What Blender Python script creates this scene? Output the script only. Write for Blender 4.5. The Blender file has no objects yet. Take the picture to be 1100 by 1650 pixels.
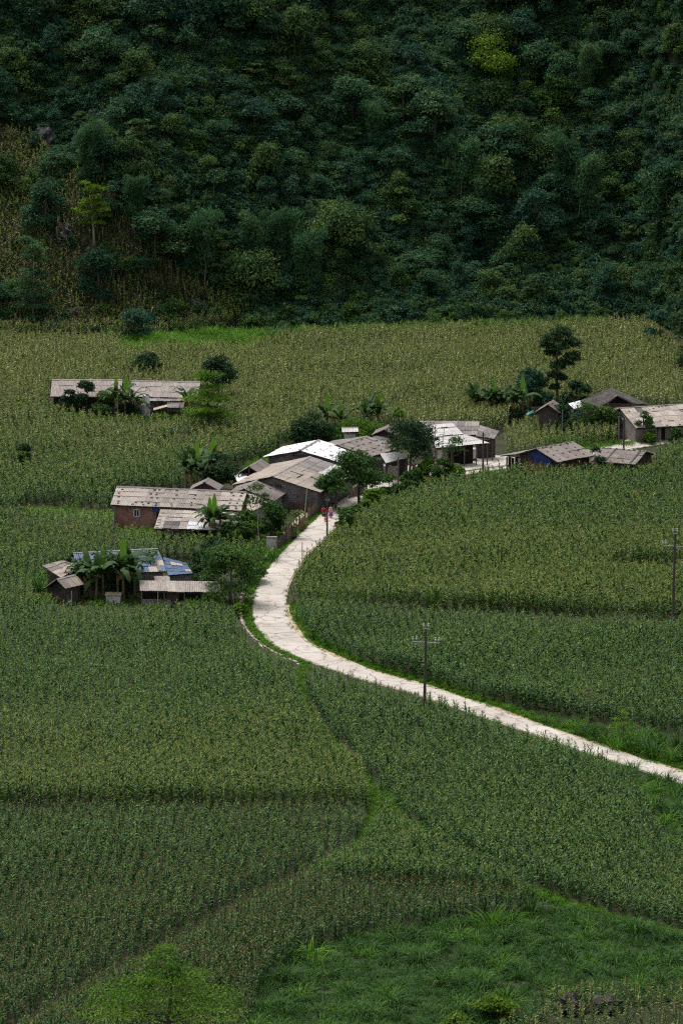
import bpy, bmesh, math, random
import numpy as np
from mathutils import Vector, Matrix

random.seed(7)
RNG = np.random.default_rng(11)
SC = bpy.context.scene
COL = SC.collection

# ------------------------------------------------------------------ camera, sky, sun, exposure
F = 9167.0                                   # focal length in photo pixels (200 mm on a 36 mm tall frame)
PITCH = math.radians(11.2)
CAM = np.array([0.0, -700.0, 131.0])         # viewpoint on the mountain road opposite
cam_data = bpy.data.cameras.new('camera')
cam_data.sensor_fit = 'VERTICAL'; cam_data.sensor_height = 36.0; cam_data.lens = 200.0
cam_data.clip_start = 5.0; cam_data.clip_end = 6000.0
cam = bpy.data.objects.new('camera', cam_data); COL.objects.link(cam)
cam.location = CAM; cam.rotation_euler = (math.pi / 2 - PITCH, 0, 0)
SC.camera = cam

SUN_EL = math.radians(66); SUN_AZ = math.radians(-35)     # azimuth from +Y (behind the hill) towards +X
world = bpy.data.worlds.new('World'); SC.world = world; world.use_nodes = True
wn = world.node_tree.nodes; wl = world.node_tree.links
sky = wn.new('ShaderNodeTexSky'); sky.sky_type = 'NISHITA'; sky.sun_disc = False
sky.sun_elevation = SUN_EL; sky.sun_rotation = SUN_AZ
sky.air_density = 1.0; sky.dust_density = 6.0; sky.ozone_density = 1.0
wn['Background'].inputs[1].default_value = 0.13
grey = wn.new('ShaderNodeHueSaturation'); grey.inputs['Saturation'].default_value = 0.3      # overcast: cloud-grey light from all round
wl.new(sky.outputs[0], grey.inputs['Color']); wl.new(grey.outputs[0], wn['Background'].inputs[0])
sun_data = bpy.data.lights.new('sun', 'SUN'); sun_data.energy = 1.45; sun_data.angle = math.radians(24)
sun_data.color = (1.0, 0.96, 0.9)
sun = bpy.data.objects.new('sun', sun_data); COL.objects.link(sun)
sd = Vector((math.sin(SUN_AZ) * math.cos(SUN_EL), math.cos(SUN_AZ) * math.cos(SUN_EL), math.sin(SUN_EL)))
sun.rotation_euler = sd.to_track_quat('Z', 'Y').to_euler(); sun.location = sd * 900
SC.view_settings.view_transform = 'Standard'; SC.view_settings.look = 'None'
SC.view_settings.exposure = 0.58; SC.view_settings.gamma = 1.0
SC.render.engine = 'CYCLES'
cy = SC.cycles
cy.max_bounces = 4; cy.diffuse_bounces = 3; cy.glossy_bounces = 2; cy.transmission_bounces = 3; cy.transparent_max_bounces = 4
cy.use_denoising = False; cy.pixel_filter_type = 'BLACKMAN_HARRIS'; cy.filter_width = 1.2
cy.use_adaptive_sampling = True; cy.adaptive_threshold = 0.02
cy.caustics_reflective = False; cy.caustics_refractive = False

# ------------------------------------------------------------------ terrain and places on it
def smooth(a, b, x):
    t = np.clip((np.asarray(x, float) - a) / (b - a), 0, 1); return t * t * (3 - 2 * t)
def plane_at(u, v, h=0.0):
    xc = (u - 550) / F; yc = (825 - v) / F
    d = np.array([xc, math.cos(PITCH) + yc * math.sin(PITCH), -math.sin(PITCH) + yc * math.cos(PITCH)])
    return CAM + d * ((h - CAM[2]) / d[2])
_foot = np.array([plane_at(u, v)[:2] for u, v in [(-400, 575), (-200, 560), (0, 545), (200, 545), (400, 530), (600, 525), (860, 520), (1040, 515), (1100, 540), (1200, 590), (1400, 640)]])
_sA = np.array([plane_at(u, v)[:2] for u, v in [(466, 990), (760, 1003), (1400, 1026)]])
_sB = np.array([plane_at(u, v)[:2] for u, v in [(-400, 1316), (300, 1314), (600, 1316)]])
_sE = np.array([plane_at(u, v)[:2] for u, v in [(455, 1438), (640, 1442), (880, 1460)]])
_wv = [(random.uniform(.04, .35), random.uniform(0, 6.28), random.uniform(0, 6.28)) for _ in range(14)]
def bumps(x, y):
    z = 0
    for k, a, ph in _wv: z = z + np.sin(k * (x * math.cos(a) + y * math.sin(a)) + ph) * min(1.0, .09 / k)
    return z
def foot_y(x): return np.interp(x, _foot[:, 0], _foot[:, 1])
def terr(x, y):
    x = np.asarray(x, float); y = np.asarray(y, float)
    s = y - np.interp(x, _sA[:, 0], _sA[:, 1])
    z = 0.6 * smooth(0, 1.2, s) * np.exp(-np.clip(s, 0, None) / 22) * smooth(_sA[0, 0] + 2, _sA[0, 0] + 8, x)
    s = y - np.interp(x, _sB[:, 0], _sB[:, 1])
    z = z + 0.6 * smooth(0, 1.2, s) * np.exp(-np.clip(s, 0, None) / 22) * (1 - smooth(_sB[-1, 0] - 3, _sB[-1, 0] + .5, x))
    s = y - np.interp(x, _sE[:, 0], _sE[:, 1])
    z = z + 0.3 * smooth(0, 1.0, s) * np.exp(-np.clip(s, 0, None) / 12) * smooth(_sE[0, 0], _sE[0, 0] + 4, x) * (1 - smooth(_sE[-1, 0] - 6, _sE[-1, 0], x))
    d = y - foot_y(x)
    ramp = np.where(d < 0, 0, np.where(d < 5, d * d / 10, d - 2.5)) * 0.80
    ramp = np.where(ramp > 62, 62 + 14 * (1 - np.exp(-(ramp - 62) / 14)), ramp)
    z = z + ramp + bumps(x, y) * 1.3 * smooth(3, 16, d)
    return z
def at(u, v, h=0.0):
    p = plane_at(u, v, h)
    for _ in range(4): p = plane_at(u, v, h + float(terr(p[0], p[1])))
    return p
def hit(u, v):
    xc = (u - 550) / F; yc = (825 - v) / F
    d = np.array([xc, math.cos(PITCH) + yc * math.sin(PITCH), -math.sin(PITCH) + yc * math.cos(PITCH)])
    t = np.arange(420, 1000, .4); q = CAM + t[:, None] * d
    below = q[:, 2] < terr(q[:, 0], q[:, 1])
    return q[np.argmax(below)] if below.any() else q[-1]
def proj(p):
    q = np.asarray(p, float) - CAM
    dep = q[..., 1] * math.cos(PITCH) - q[..., 2] * math.sin(PITCH)
    up = q[..., 1] * math.sin(PITCH) + q[..., 2] * math.cos(PITCH)
    return 550 + F * q[..., 0] / dep, 825 - F * up / dep
def world_poly(pts, f=None):
    f = f or (lambda u, v: plane_at(u, v))
    return np.array([f(u, v)[:2] for u, v in pts])
def inside(poly, x, y):
    r = np.zeros(len(x), bool); n = len(poly); j = n - 1
    for i in range(n):
        xi, yi = poly[i]; xj, yj = poly[j]
        if yi != yj: r ^= ((yi > y) != (yj > y)) & (x < (xj - xi) * (y - yi) / (yj - yi) + xi)
        j = i
    return r
def near_line(pts, x, y):
    best = np.full(len(x), 1e9)
    for a, b in zip(pts[:-1], pts[1:]):
        ab = b - a; t = np.clip(((x - a[0]) * ab[0] + (y - a[1]) * ab[1]) / max(1e-9, ab @ ab), 0, 1)
        best = np.minimum(best, np.hypot(x - a[0] - t * ab[0], y - a[1] - t * ab[1]))
    return best
def spline(pts, step):
    p = np.array(pts, float); out = []
    e = np.vstack([2 * p[0] - p[1], p, 2 * p[-1] - p[-2]])
    for i in range(1, len(e) - 2):
        for t in np.linspace(0, 1, 16, endpoint=False):
            a, b, c, d = e[i - 1], e[i], e[i + 1], e[i + 2]
            out.append(.5 * (2 * b + (c - a) * t + (2 * a - 5 * b + 4 * c - d) * t * t + (3 * b - a - 3 * c + d) * t ** 3))
    out.append(e[-2]); out = np.array(out)
    s = np.concatenate([[0], np.cumsum(np.hypot(*np.diff(out, axis=0).T[:2]))])
    q = np.linspace(0, s[-1], max(2, int(s[-1] / step)))
    return np.stack([np.interp(q, s, out[:, k]) for k in range(out.shape[1])], 1)
def normals2d(c):
    t = np.gradient(c, axis=0); t /= np.linalg.norm(t, axis=1)[:, None]
    return np.stack([-t[:, 1], t[:, 0]], 1)

# ------------------------------------------------------------------ materials
MATS = {}
def new_mat(name):
    m = bpy.data.materials.new(name); m.use_nodes = True; nt = m.node_tree
    return m, nt, nt.nodes, nt.links, nt.nodes['Principled BSDF']
def ramp_node(N, stops):
    r = N.new('ShaderNodeValToRGB'); e = r.color_ramp.elements
    while len(e) > 1: e.remove(e[-1])
    e[0].position = stops[0][0]; e[0].color = (*stops[0][1], 1)
    for p, c in stops[1:]:
        k = e.new(p); k.color = (*c, 1)
    return r
def noise_node(N, L, scale, detail=4, rough=.6, vec=None):
    n = N.new('ShaderNodeTexNoise'); n.inputs['Scale'].default_value = scale; n.inputs['Detail'].default_value = detail
    n.inputs['Roughness'].default_value = rough
    if vec is not None: L.new(vec, n.inputs['Vector'])
    return n
def mix_rgb(N, L, kind, fac, a, b):
    m = N.new('ShaderNodeMix'); m.data_type = 'RGBA'; m.blend_type = kind
    for sock, val in ((m.inputs[0], fac), (m.inputs[6], a), (m.inputs[7], b)):
        if hasattr(val, 'links'): L.new(val, sock)
        elif isinstance(val, tuple): sock.default_value = (*val, 1)
        else: sock.default_value = val
    return m.outputs[2]
def leaf_mat(name, stops, trans=.25, rough=.45, spec=.35, var=.35):
    spec *= .16; rough = max(rough, .5)
    """Leaf: colour by a random number per leaf and per plant, diffuse + translucent + slight gloss."""
    m, nt, N, L, B = new_mat(name)
    at_ = N.new('ShaderNodeAttribute'); at_.attribute_name = 'tint'
    oi = N.new('ShaderNodeObjectInfo')
    a = N.new('ShaderNodeMath'); a.operation = 'MULTIPLY_ADD'; a.inputs[1].default_value = var; a.use_clamp = True
    L.new(oi.outputs['Random'], a.inputs[0])
    b = N.new('ShaderNodeMath'); b.operation = 'MULTIPLY'; b.inputs[1].default_value = 1 - var
    L.new(at_.outputs['Fac'], b.inputs[0]); L.new(b.outputs[0], a.inputs[2])
    r = ramp_node(N, stops); L.new(a.outputs[0], r.inputs[0])
    L.new(r.outputs[0], B.inputs['Base Color']); B.inputs['Roughness'].default_value = rough
    B.inputs['Specular IOR Level'].default_value = spec
    t = N.new('ShaderNodeBsdfTranslucent'); L.new(r.outputs[0], t.inputs[0])
    mx = N.new('ShaderNodeMixShader'); mx.inputs[0].default_value = trans
    L.new(B.outputs[0], mx.inputs[1]); L.new(t.outputs[0], mx.inputs[2])
    L.new(mx.outputs[0], N['Material Output'].inputs[0])
    MATS[name] = m; return m
def surf_mat(name, stops, scale=2.0, rough=.85, bump=.3, detail=5, spec=.2, fine=None, metal=0.0, obj_rand=0.0):
    m, nt, N, L, B = new_mat(name)
    tc = N.new('ShaderNodeTexCoord')
    n = noise_node(N, L, scale, detail, .62, tc.outputs['Object'])
    fac = n.outputs['Fac']
    if obj_rand:
        oi = N.new('ShaderNodeObjectInfo'); a = N.new('ShaderNodeMath'); a.operation = 'MULTIPLY_ADD'
        a.inputs[1].default_value = obj_rand; L.new(oi.outputs['Random'], a.inputs[0]); L.new(fac, a.inputs[2])
        b = N.new('ShaderNodeMath'); b.operation = 'SUBTRACT'; b.inputs[1].default_value = obj_rand / 2; L.new(a.outputs[0], b.inputs[0]); fac = b.outputs[0]
    r = ramp_node(N, stops); L.new(fac, r.inputs[0]); col = r.outputs[0]
    if fine:
        n2 = noise_node(N, L, fine, 3, .7, tc.outputs['Object'])
        r2 = ramp_node(N, [(.3, (.62, .62, .62)), (.7, (1.25, 1.25, 1.25))]); L.new(n2.outputs['Fac'], r2.inputs[0])
        col = mix_rgb(N, L, 'MULTIPLY', 1.0, col, r2.outputs[0])
    L.new(col, B.inputs['Base Color'])
    B.inputs['Roughness'].default_value = rough; B.inputs['Specular IOR Level'].default_value = spec; B.inputs['Metallic'].default_value = metal
    if bump:
        bp = N.new('ShaderNodeBump'); bp.inputs['Strength'].default_value = bump; bp.inputs['Distance'].default_value = .08
        n3 = noise_node(N, L, scale * 6, 4, .6, tc.outputs['Object']); L.new(n3.outputs['Fac'], bp.inputs['Height']); L.new(bp.outputs[0], B.inputs['Normal'])
    MATS[name] = m; return m
def brick_mat(name, c1, c2, mortar, bw, bh, msize, rough=.9):
    m, nt, N, L, B = new_mat(name)
    uv = N.new('ShaderNodeUVMap'); uv.uv_map = 'UVMap'
    b = N.new('ShaderNodeTexBrick'); L.new(uv.outputs[0], b.inputs['Vector'])
    b.inputs['Color1'].default_value = (*c1, 1); b.inputs['Color2'].default_value = (*c2, 1); b.inputs['Mortar'].default_value = (*mortar, 1)
    b.inputs['Scale'].default_value = 1.0; b.inputs['Brick Width'].default_value = bw; b.inputs['Row Height'].default_value = bh
    b.inputs['Mortar Size'].default_value = msize; b.inputs['Bias'].default_value = -.1
    n = noise_node(N, L, .8, 6, .7, uv.outputs[0])
    r = ramp_node(N, [(.3, (.5, .47, .45)), (.55, (1, 1, 1)), (.75, (1.25, 1.22, 1.2))]); L.new(n.outputs['Fac'], r.inputs[0])
    L.new(mix_rgb(N, L, 'MULTIPLY', 1.0, b.outputs[0], r.outputs[0]), B.inputs['Base Color'])
    bp = N.new('ShaderNodeBump'); bp.inputs['Strength'].default_value = .7; bp.inputs['Distance'].default_value = .03; bp.invert = True
    L.new(b.outputs['Fac'], bp.inputs['Height']); L.new(bp.outputs[0], B.inputs['Normal'])
    B.inputs['Roughness'].default_value = rough; B.inputs['Specular IOR Level'].default_value = .15
    MATS[name] = m; return m
def sheet_mat(name, stops, stain=.5, rough=.8, spec=.25):
    """Corrugated sheet: own tone per sheet, weather streaks running down the slope (UV v), blotchy lichen."""
    m, nt, N, L, B = new_mat(name)
    oi = N.new('ShaderNodeObjectInfo'); r = ramp_node(N, stops); L.new(oi.outputs['Random'], r.inputs[0])
    uv = N.new('ShaderNodeUVMap'); uv.uv_map = 'UVMap'
    mp = N.new('ShaderNodeMapping'); mp.inputs['Scale'].default_value = (5.0, .7, 1); L.new(uv.outputs[0], mp.inputs[0])
    n = noise_node(N, L, 1.3, 5, .65, mp.outputs[0])
    r2 = ramp_node(N, [(.28, (.42, .40, .39)), (.5, (.95, .95, .95)), (.75, (1.2, 1.18, 1.15))]); L.new(n.outputs['Fac'], r2.inputs[0])
    c = mix_rgb(N, L, 'MULTIPLY', stain, r.outputs[0], r2.outputs[0])
    n2 = noise_node(N, L, 1.1, 6, .7, uv.outputs[0])
    r3 = ramp_node(N, [(.52, (0, 0, 0)), (.66, (1, 1, 1))]); L.new(n2.outputs['Fac'], r3.inputs[0])
    mul = N.new('ShaderNodeMath'); mul.operation = 'MULTIPLY'; mul.inputs[1].default_value = .45 * stain; L.new(r3.outputs[0], mul.inputs[0])
    c = mix_rgb(N, L, 'MIX', mul.outputs[0], c, (.13, .115, .105)); c = mix_rgb(N, L, 'MULTIPLY', 1.0, c, (.86, .85, .84))
    L.new(c, B.inputs['Base Color']); B.inputs['Roughness'].default_value = rough; B.inputs['Specular IOR Level'].default_value = spec
    MATS[name] = m; return m

surf_mat('soil', [(.3, (.018, .026, .009)), (.5, (.03, .036, .014)), (.7, (.055, .048, .024))], .35, .95, .5, fine=3)
surf_mat('hill_soil', [(.3, (.02, .03, .012)), (.55, (.035, .042, .02)), (.72, (.09, .07, .045)), (.85, (.13, .13, .125))], .22, .95, .6, fine=2)
surf_mat('verge_ground', [(.3, (.05, .10, .02)), (.6, (.07, .14, .028)), (.8, (.12, .13, .05))], .6, .95, .4, fine=5)
surf_mat('path_ground', [(.3, (.03, .06, .012)), (.55, (.05, .08, .018)), (.75, (.11, .10, .05))], .7, .95, .4, fine=4)
surf_mat('road_base', [(.3, (.30, .25, .20)), (.7, (.40, .34, .27))], .8, .95, .3, fine=5)
surf_mat('yard_dirt', [(.3, (.27, .22, .17)), (.55, (.40, .34, .28)), (.8, (.48, .43, .37))], .5, .95, .4, fine=4)
surf_mat('yard_cement', [(.3, (.36, .33, .30)), (.7, (.52, .48, .44))], .5, .9, .3, fine=4)
surf_mat('shoulder_dirt', [(.3, (.36, .27, .17)), (.7, (.50, .40, .27))], .9, .95, .4, fine=6)
def road_mat():
    m, nt, N, L, B = new_mat('road_slab')
    tc = N.new('ShaderNodeTexCoord'); oi = N.new('ShaderNodeObjectInfo')
    n = noise_node(N, L, .45, 7, .66, tc.outputs['Object'])
    r = ramp_node(N, [(.30, (.25, .215, .18)), (.42, (.40, .367, .328)), (.62, (.455, .422, .388)), (.8, (.40, .34, .28))]); L.new(n.outputs['Fac'], r.inputs[0])
    r2 = ramp_node(N, [(0, (.9, .89, .88)), (1, (1.06, 1.05, 1.05))]); L.new(oi.outputs['Random'], r2.inputs[0])
    c = mix_rgb(N, L, 'MULTIPLY', 1.0, r.outputs[0], r2.outputs[0])
    v = N.new('ShaderNodeTexVoronoi'); v.feature = 'DISTANCE_TO_EDGE'; v.inputs['Scale'].default_value = .28; L.new(tc.outputs['Object'], v.inputs['Vector'])
    nn = noise_node(N, L, 1.4, 4, .6, tc.outputs['Object']); va = N.new('ShaderNodeVectorMath'); va.operation = 'ADD'; L.new(tc.outputs['Object'], va.inputs[0]); L.new(nn.outputs['Color'], va.inputs[1]); L.new(va.outputs[0], v.inputs['Vector'])
    rc = ramp_node(N, [(0, (.35, .31, .28)), (.03, (1, 1, 1))]); L.new(v.outputs['Distance'], rc.inputs[0])
    c = mix_rgb(N, L, 'MULTIPLY', .8, c, rc.outputs[0])
    nf = noise_node(N, L, 9, 4, .7, tc.outputs['Object']); rf = ramp_node(N, [(.3, (.84, .83, .82)), (.7, (1.1, 1.1, 1.1))]); L.new(nf.outputs['Fac'], rf.inputs[0])
    c = mix_rgb(N, L, 'MULTIPLY', .8, c, rf.outputs[0])
    L.new(c, B.inputs['Base Color']); B.inputs['Roughness'].default_value = .9; B.inputs['Specular IOR Level'].default_value = .2
    MATS['road_slab'] = m
road_mat()
surf_mat('kerb_stone', [(.3, (.19, .165, .135)), (.7, (.34, .30, .255))], 1.2, .95, .5, fine=5, obj_rand=.4)
surf_mat('limestone', [(.3, (.025, .026, .03)), (.5, (.06, .06, .064)), (.75, (.20, .195, .19))], .8, .95, .9, fine=4)
surf_mat('dark_rock', [(.3, (.03, .026, .025)), (.6, (.075, .066, .06)), (.8, (.14, .12, .11))], .9, .95, .9, fine=4)
surf_mat('bark', [(.3, (.06, .05, .04)), (.7, (.14, .12, .10))], 3, .95, .5)
surf_mat('pale_bark', [(.3, (.22, .19, .16)), (.7, (.36, .32, .28))], 3, .95, .4)
surf_mat('banana_stem', [(.3, (.13, .10, .055)), (.55, (.20, .15, .085)), (.8, (.12, .15, .05))], 3, .8, .4)
surf_mat('timber', [(.3, (.09, .065, .05)), (.6, (.17, .125, .095)), (.8, (.25, .20, .16))], 3, .9, .5, obj_rand=.3)
surf_mat('dark_timber', [(.3, (.035, .028, .025)), (.6, (.075, .062, .055)), (.8, (.12, .10, .095))], 3, .9, .5, obj_rand=.3)
surf_mat('pale_timber', [(.3, (.30, .23, .17)), (.7, (.45, .37, .28))], 3, .9, .4)
surf_mat('pole_concrete', [(.3, (.13, .12, .115)), (.7, (.22, .205, .195))], 2, .9, .3)
surf_mat('pole_timber', [(.3, (.07, .055, .05)), (.7, (.12, .10, .09))], 2, .9, .3)
surf_mat('galvanised', [(.3, (.28, .29, .30)), (.7, (.40, .41, .42))], 4, .45, .1, metal=.6)
surf_mat('porcelain', [(.3, (.42, .43, .43)), (.7, (.52, .53, .53))], 3, .25, 0, spec=.5)
surf_mat('plaster', [(.3, (.42, .40, .38)), (.55, (.60, .58, .56)), (.8, (.66, .65, .63))], 1, .9, .3, fine=4)
surf_mat('grey_plaster', [(.25, (.13, .12, .115)), (.5, (.25, .235, .225)), (.8, (.36, .34, .33))], .9, .95, .4, fine=5)
surf_mat('pink_plaster', [(.3, (.25, .21, .20)), (.6, (.36, .31, .29)), (.8, (.44, .39, .36))], .9, .95, .3, fine=5)
surf_mat('whitewash', [(.3, (.66, .66, .65)), (.7, (.80, .80, .79))], 1, .8, .2)
surf_mat('white_tin', [(.3, (.70, .71, .72)), (.7, (.82, .83, .84))], 1, .5, .1)
surf_mat('dark_inside', [(.3, (.012, .011, .01)), (.7, (.03, .027, .024))], 2, .95, .2)  # near-black paint standing in for the shade of interiors and openings
surf_mat('tar_patch', [(.3, (.035, .03, .03)), (.7, (.085, .078, .075))], 5, .95, .3)
surf_mat('blue_tarp', [(.3, (.014, .03, .11)), (.7, (.022, .055, .19))], 1.5, .6, .5, fine=3)
surf_mat('teal_tarp', [(.3, (.05, .24, .22)), (.7, (.12, .36, .33))], 1.5, .6, .4)
surf_mat('pale_blue_tin', [(.3, (.30, .42, .46)), (.7, (.45, .56, .58))], 1.5, .6, .2)
surf_mat('rust_straw', [(.3, (.12, .06, .035)), (.7, (.22, .12, .07))], 3, .95, .5)
surf_mat('green_paint', [(.3, (.02, .14, .10)), (.7, (.04, .20, .14))], 2, .6, .1)
surf_mat('glass_dark', [(.3, (.03, .035, .04)), (.7, (.06, .07, .08))], 2, .15, 0, spec=.6)
surf_mat('red_cloth', [(.3, (.32, .02, .035)), (.7, (.46, .035, .05))], 4, .9, .2)
surf_mat('magenta_cloth', [(.3, (.30, .02, .22)), (.7, (.42, .05, .32))], 4, .9, .2)
surf_mat('pink_cloth', [(.3, (.55, .20, .24)), (.7, (.66, .28, .30))], 4, .9, .2)
surf_mat('orange_cloth', [(.3, (.62, .18, .06)), (.7, (.72, .26, .10))], 4, .9, .2)
surf_mat('yellow_cloth', [(.3, (.62, .42, .04)), (.7, (.72, .52, .07))], 4, .9, .2)
surf_mat('blue_cloth', [(.3, (.03, .08, .25)), (.7, (.05, .13, .36))], 4, .9, .2)
surf_mat('dark_cloth', [(.3, (.02, .018, .025)), (.7, (.04, .036, .045))], 4, .9, .2)
surf_mat('skin', [(.3, (.36, .20, .13)), (.7, (.42, .25, .17))], 4, .6, 0)
surf_mat('black_hair', [(.3, (.01, .009, .008)), (.7, (.02, .018, .016))], 8, .5, .2)
sheet_mat('sheet_pinkgrey', [(0, (.34, .295, .275)), (.5, (.37, .325, .305)), (1, (.40, .35, .33))], .6)
sheet_mat('sheet_beige', [(0, (.30, .27, .245)), (.35, (.345, .31, .28)), (.7, (.385, .345, .31)), (1, (.43, .39, .35))], .75)
sheet_mat('sheet_tan', [(0, (.33, .285, .245)), (.5, (.385, .335, .285)), (1, (.43, .38, .325))], .75)
sheet_mat('sheet_cream', [(0, (.42, .375, .335)), (1, (.49, .44, .395))], .55)
sheet_mat('sheet_brown', [(0, (.20, .17, .155)), (.5, (.245, .21, .195)), (1, (.285, .25, .235))], .75)
sheet_mat('sheet_grey', [(0, (.19, .175, .17)), (.5, (.25, .23, .225)), (1, (.32, .295, .29))], .7)
sheet_mat('sheet_old', [(0, (.085, .078, .075)), (.5, (.13, .118, .114)), (1, (.18, .165, .16))], .8)
sheet_mat('sheet_white', [(0, (.74, .745, .75)), (1, (.80, .805, .81))], .12, .55)
sheet_mat('sheet_dull_white', [(0, (.47, .46, .45)), (1, (.60, .59, .58))], .4, .7)
sheet_mat('sheet_blue', [(0, (.07, .115, .20)), (.5, (.09, .145, .25)), (1, (.12, .18, .29))], .5, .6)
sheet_mat('sheet_clear', [(0, (.60, .62, .66)), (1, (.70, .71, .74))], .2, .5)
brick_mat('red_brick', (.36, .11, .075), (.46, .17, .12), (.42, .35, .31), .30, .11, .018)
brick_mat('grey_block', (.15, .14, .135), (.235, .22, .21), (.12, .11, .105), .55, .26, .02)

G1 = [(0, (.013, .044, .027)), (.45, (.035, .098, .047)), (.8, (.064, .138, .056)), (1, (.12, .19, .066))]  # forest greens carry extra blue in place of distance haze
leaf_mat('leaf_forest', G1, .3, var=.3)
leaf_mat('leaf_forest_olive', [(0, (.018, .05, .020)), (.5, (.052, .11, .034)), (1, (.125, .185, .05))], .3, var=.35)
leaf_mat('leaf_forest_blue', [(0, (.012, .044, .032)), (.5, (.031, .092, .056)), (1, (.075, .145, .076))], .3, var=.35)
leaf_mat('leaf_bamboo', [(0, (.026, .075, .034)), (.5, (.055, .135, .055)), (1, (.11, .20, .075))], .3)
leaf_mat('leaf_yellowgreen', [(0, (.05, .105, .010)), (.5, (.10, .185, .018)), (1, (.18, .27, .035))], .35, var=.15)
leaf_mat('leaf_bright', [(0, (.028, .085, .010)), (.5, (.08, .17, .016)), (1, (.16, .27, .03))], .36, var=.2)
leaf_mat('leaf_mid', [(0, (.02, .055, .016)), (.5, (.046, .11, .024)), (1, (.10, .18, .036))], .32, var=.2)
leaf_mat('leaf_dark', [(0, (.012, .034, .016)), (.5, (.028, .066, .026)), (1, (.065, .11, .036))], .28, var=.2)
leaf_mat('leaf_pale', [(0, (.07, .10, .03)), (.5, (.12, .16, .05)), (1, (.18, .21, .08))], .3, var=.2)
leaf_mat('leaf_banana', [(0, (.02, .05, .016)), (.5, (.04, .085, .024)), (1, (.075, .135, .034))], .3, .35, .5, var=.5)
leaf_mat('leaf_banana_young', [(0, (.10, .24, .02)), (1, (.17, .34, .035))], .4, .35, .4, var=.5)
leaf_mat('leaf_banana_dry', [(0, (.16, .09, .045)), (1, (.26, .16, .08))], .15, .7, .1, var=.5)
leaf_mat('maize_dark', [(0, (.003, .015, .003)), (.4, (.018, .06, .009)), (.75, (.05, .125, .021)), (1, (.125, .22, .058))], .12, .4, .9, .15)  # near-black low stops paint the shaded gaps between plants
leaf_mat('maize_mid', [(0, (.006, .023, .004)), (.4, (.038, .097, .011)), (.75, (.10, .18, .025)), (1, (.21, .285, .058))], .12, .42, .7, .15)
leaf_mat('maize_far', [(0, (.03, .066, .018)), (.4, (.14, .215, .062)), (.75, (.265, .32, .115)), (1, (.40, .41, .18))], .16, .5, .35, .15)
leaf_mat('maize_dry', [(0, (.08, .09, .05)), (.5, (.17, .17, .095)), (1, (.29, .265, .155))], .15, .7, .2, .2)
leaf_mat('tassel_green', [(0, (.09, .15, .03)), (1, (.18, .24, .06))], .2, .7, .1)
leaf_mat('tassel_gold', [(0, (.15, .19, .05)), (1, (.29, .31, .11))], .2, .7, .1)
leaf_mat('tassel_brown', [(0, (.08, .095, .03)), (1, (.17, .15, .06))], .2, .7, .1)
leaf_mat('grass_bright', [(0, (.06, .14, .015)), (.5, (.10, .21, .025)), (1, (.17, .28, .045))], .3, .5, .3)
leaf_mat('grass_tall', [(0, (.006, .026, .004)), (.5, (.024, .076, .010)), (1, (.085, .18, .028))], .2, .45, .4)
leaf_mat('grass_light', [(0, (.035, .10, .008)), (.5, (.075, .185, .016)), (1, (.15, .27, .035))], .3, .5, .3)

# ------------------------------------------------------------------ mesh helpers
ROOTLOC = {}
def link_mesh(name, V, Fc, mat, parent=None, smooth=False, uv=None, tint=None, mats=None, fmat=None):
    o0 = ROOTLOC.get(parent.name, np.zeros(3)) if parent is not None else np.zeros(3)
    me = bpy.data.meshes.new(name)
    V = np.asarray(V, float) - o0
    me.from_pydata([tuple(v) for v in V], [], [tuple(f) for f in Fc])
    for m in (mats or [mat]): me.materials.append(MATS[m] if isinstance(m, str) else m)
    if fmat is not None: me.polygons.foreach_set('material_index', np.asarray(fmat, np.int32))
    if uv is not None:
        l = me.uv_layers.new(name='UVMap'); idx = np.zeros(len(me.loops), np.int32); me.loops.foreach_get('vertex_index', idx)
        l.data.foreach_set('uv', np.asarray(uv, np.float32)[idx].ravel())
    if tint is not None:
        a = me.attributes.new('tint', 'FLOAT', 'POINT'); a.data.foreach_set('value', np.asarray(tint, np.float32))
    if smooth: me.polygons.foreach_set('use_smooth', np.ones(len(me.polygons), bool))
    me.update()
    o = bpy.data.objects.new(name, me); COL.objects.link(o)
    if parent is not None: o.parent = parent; ROOTLOC[o.name] = o0
    return o
def tag(o, label, cat=None, group=None):
    o['label'] = label
    if cat: o['category'] = cat
    if group: o['group'] = group
    return o
def struct(o, label=None):
    o['kind'] = 'structure'
    if label: o['label'] = label
    return o
def thing(name, label, cat, loc, group=None):
    o = bpy.data.objects.new(name, None); COL.objects.link(o); o.location = tuple(float(c) for c in loc); o.empty_display_size = .3
    ROOTLOC[o.name] = np.array(loc, float); return tag(o, label, cat, group)
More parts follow.
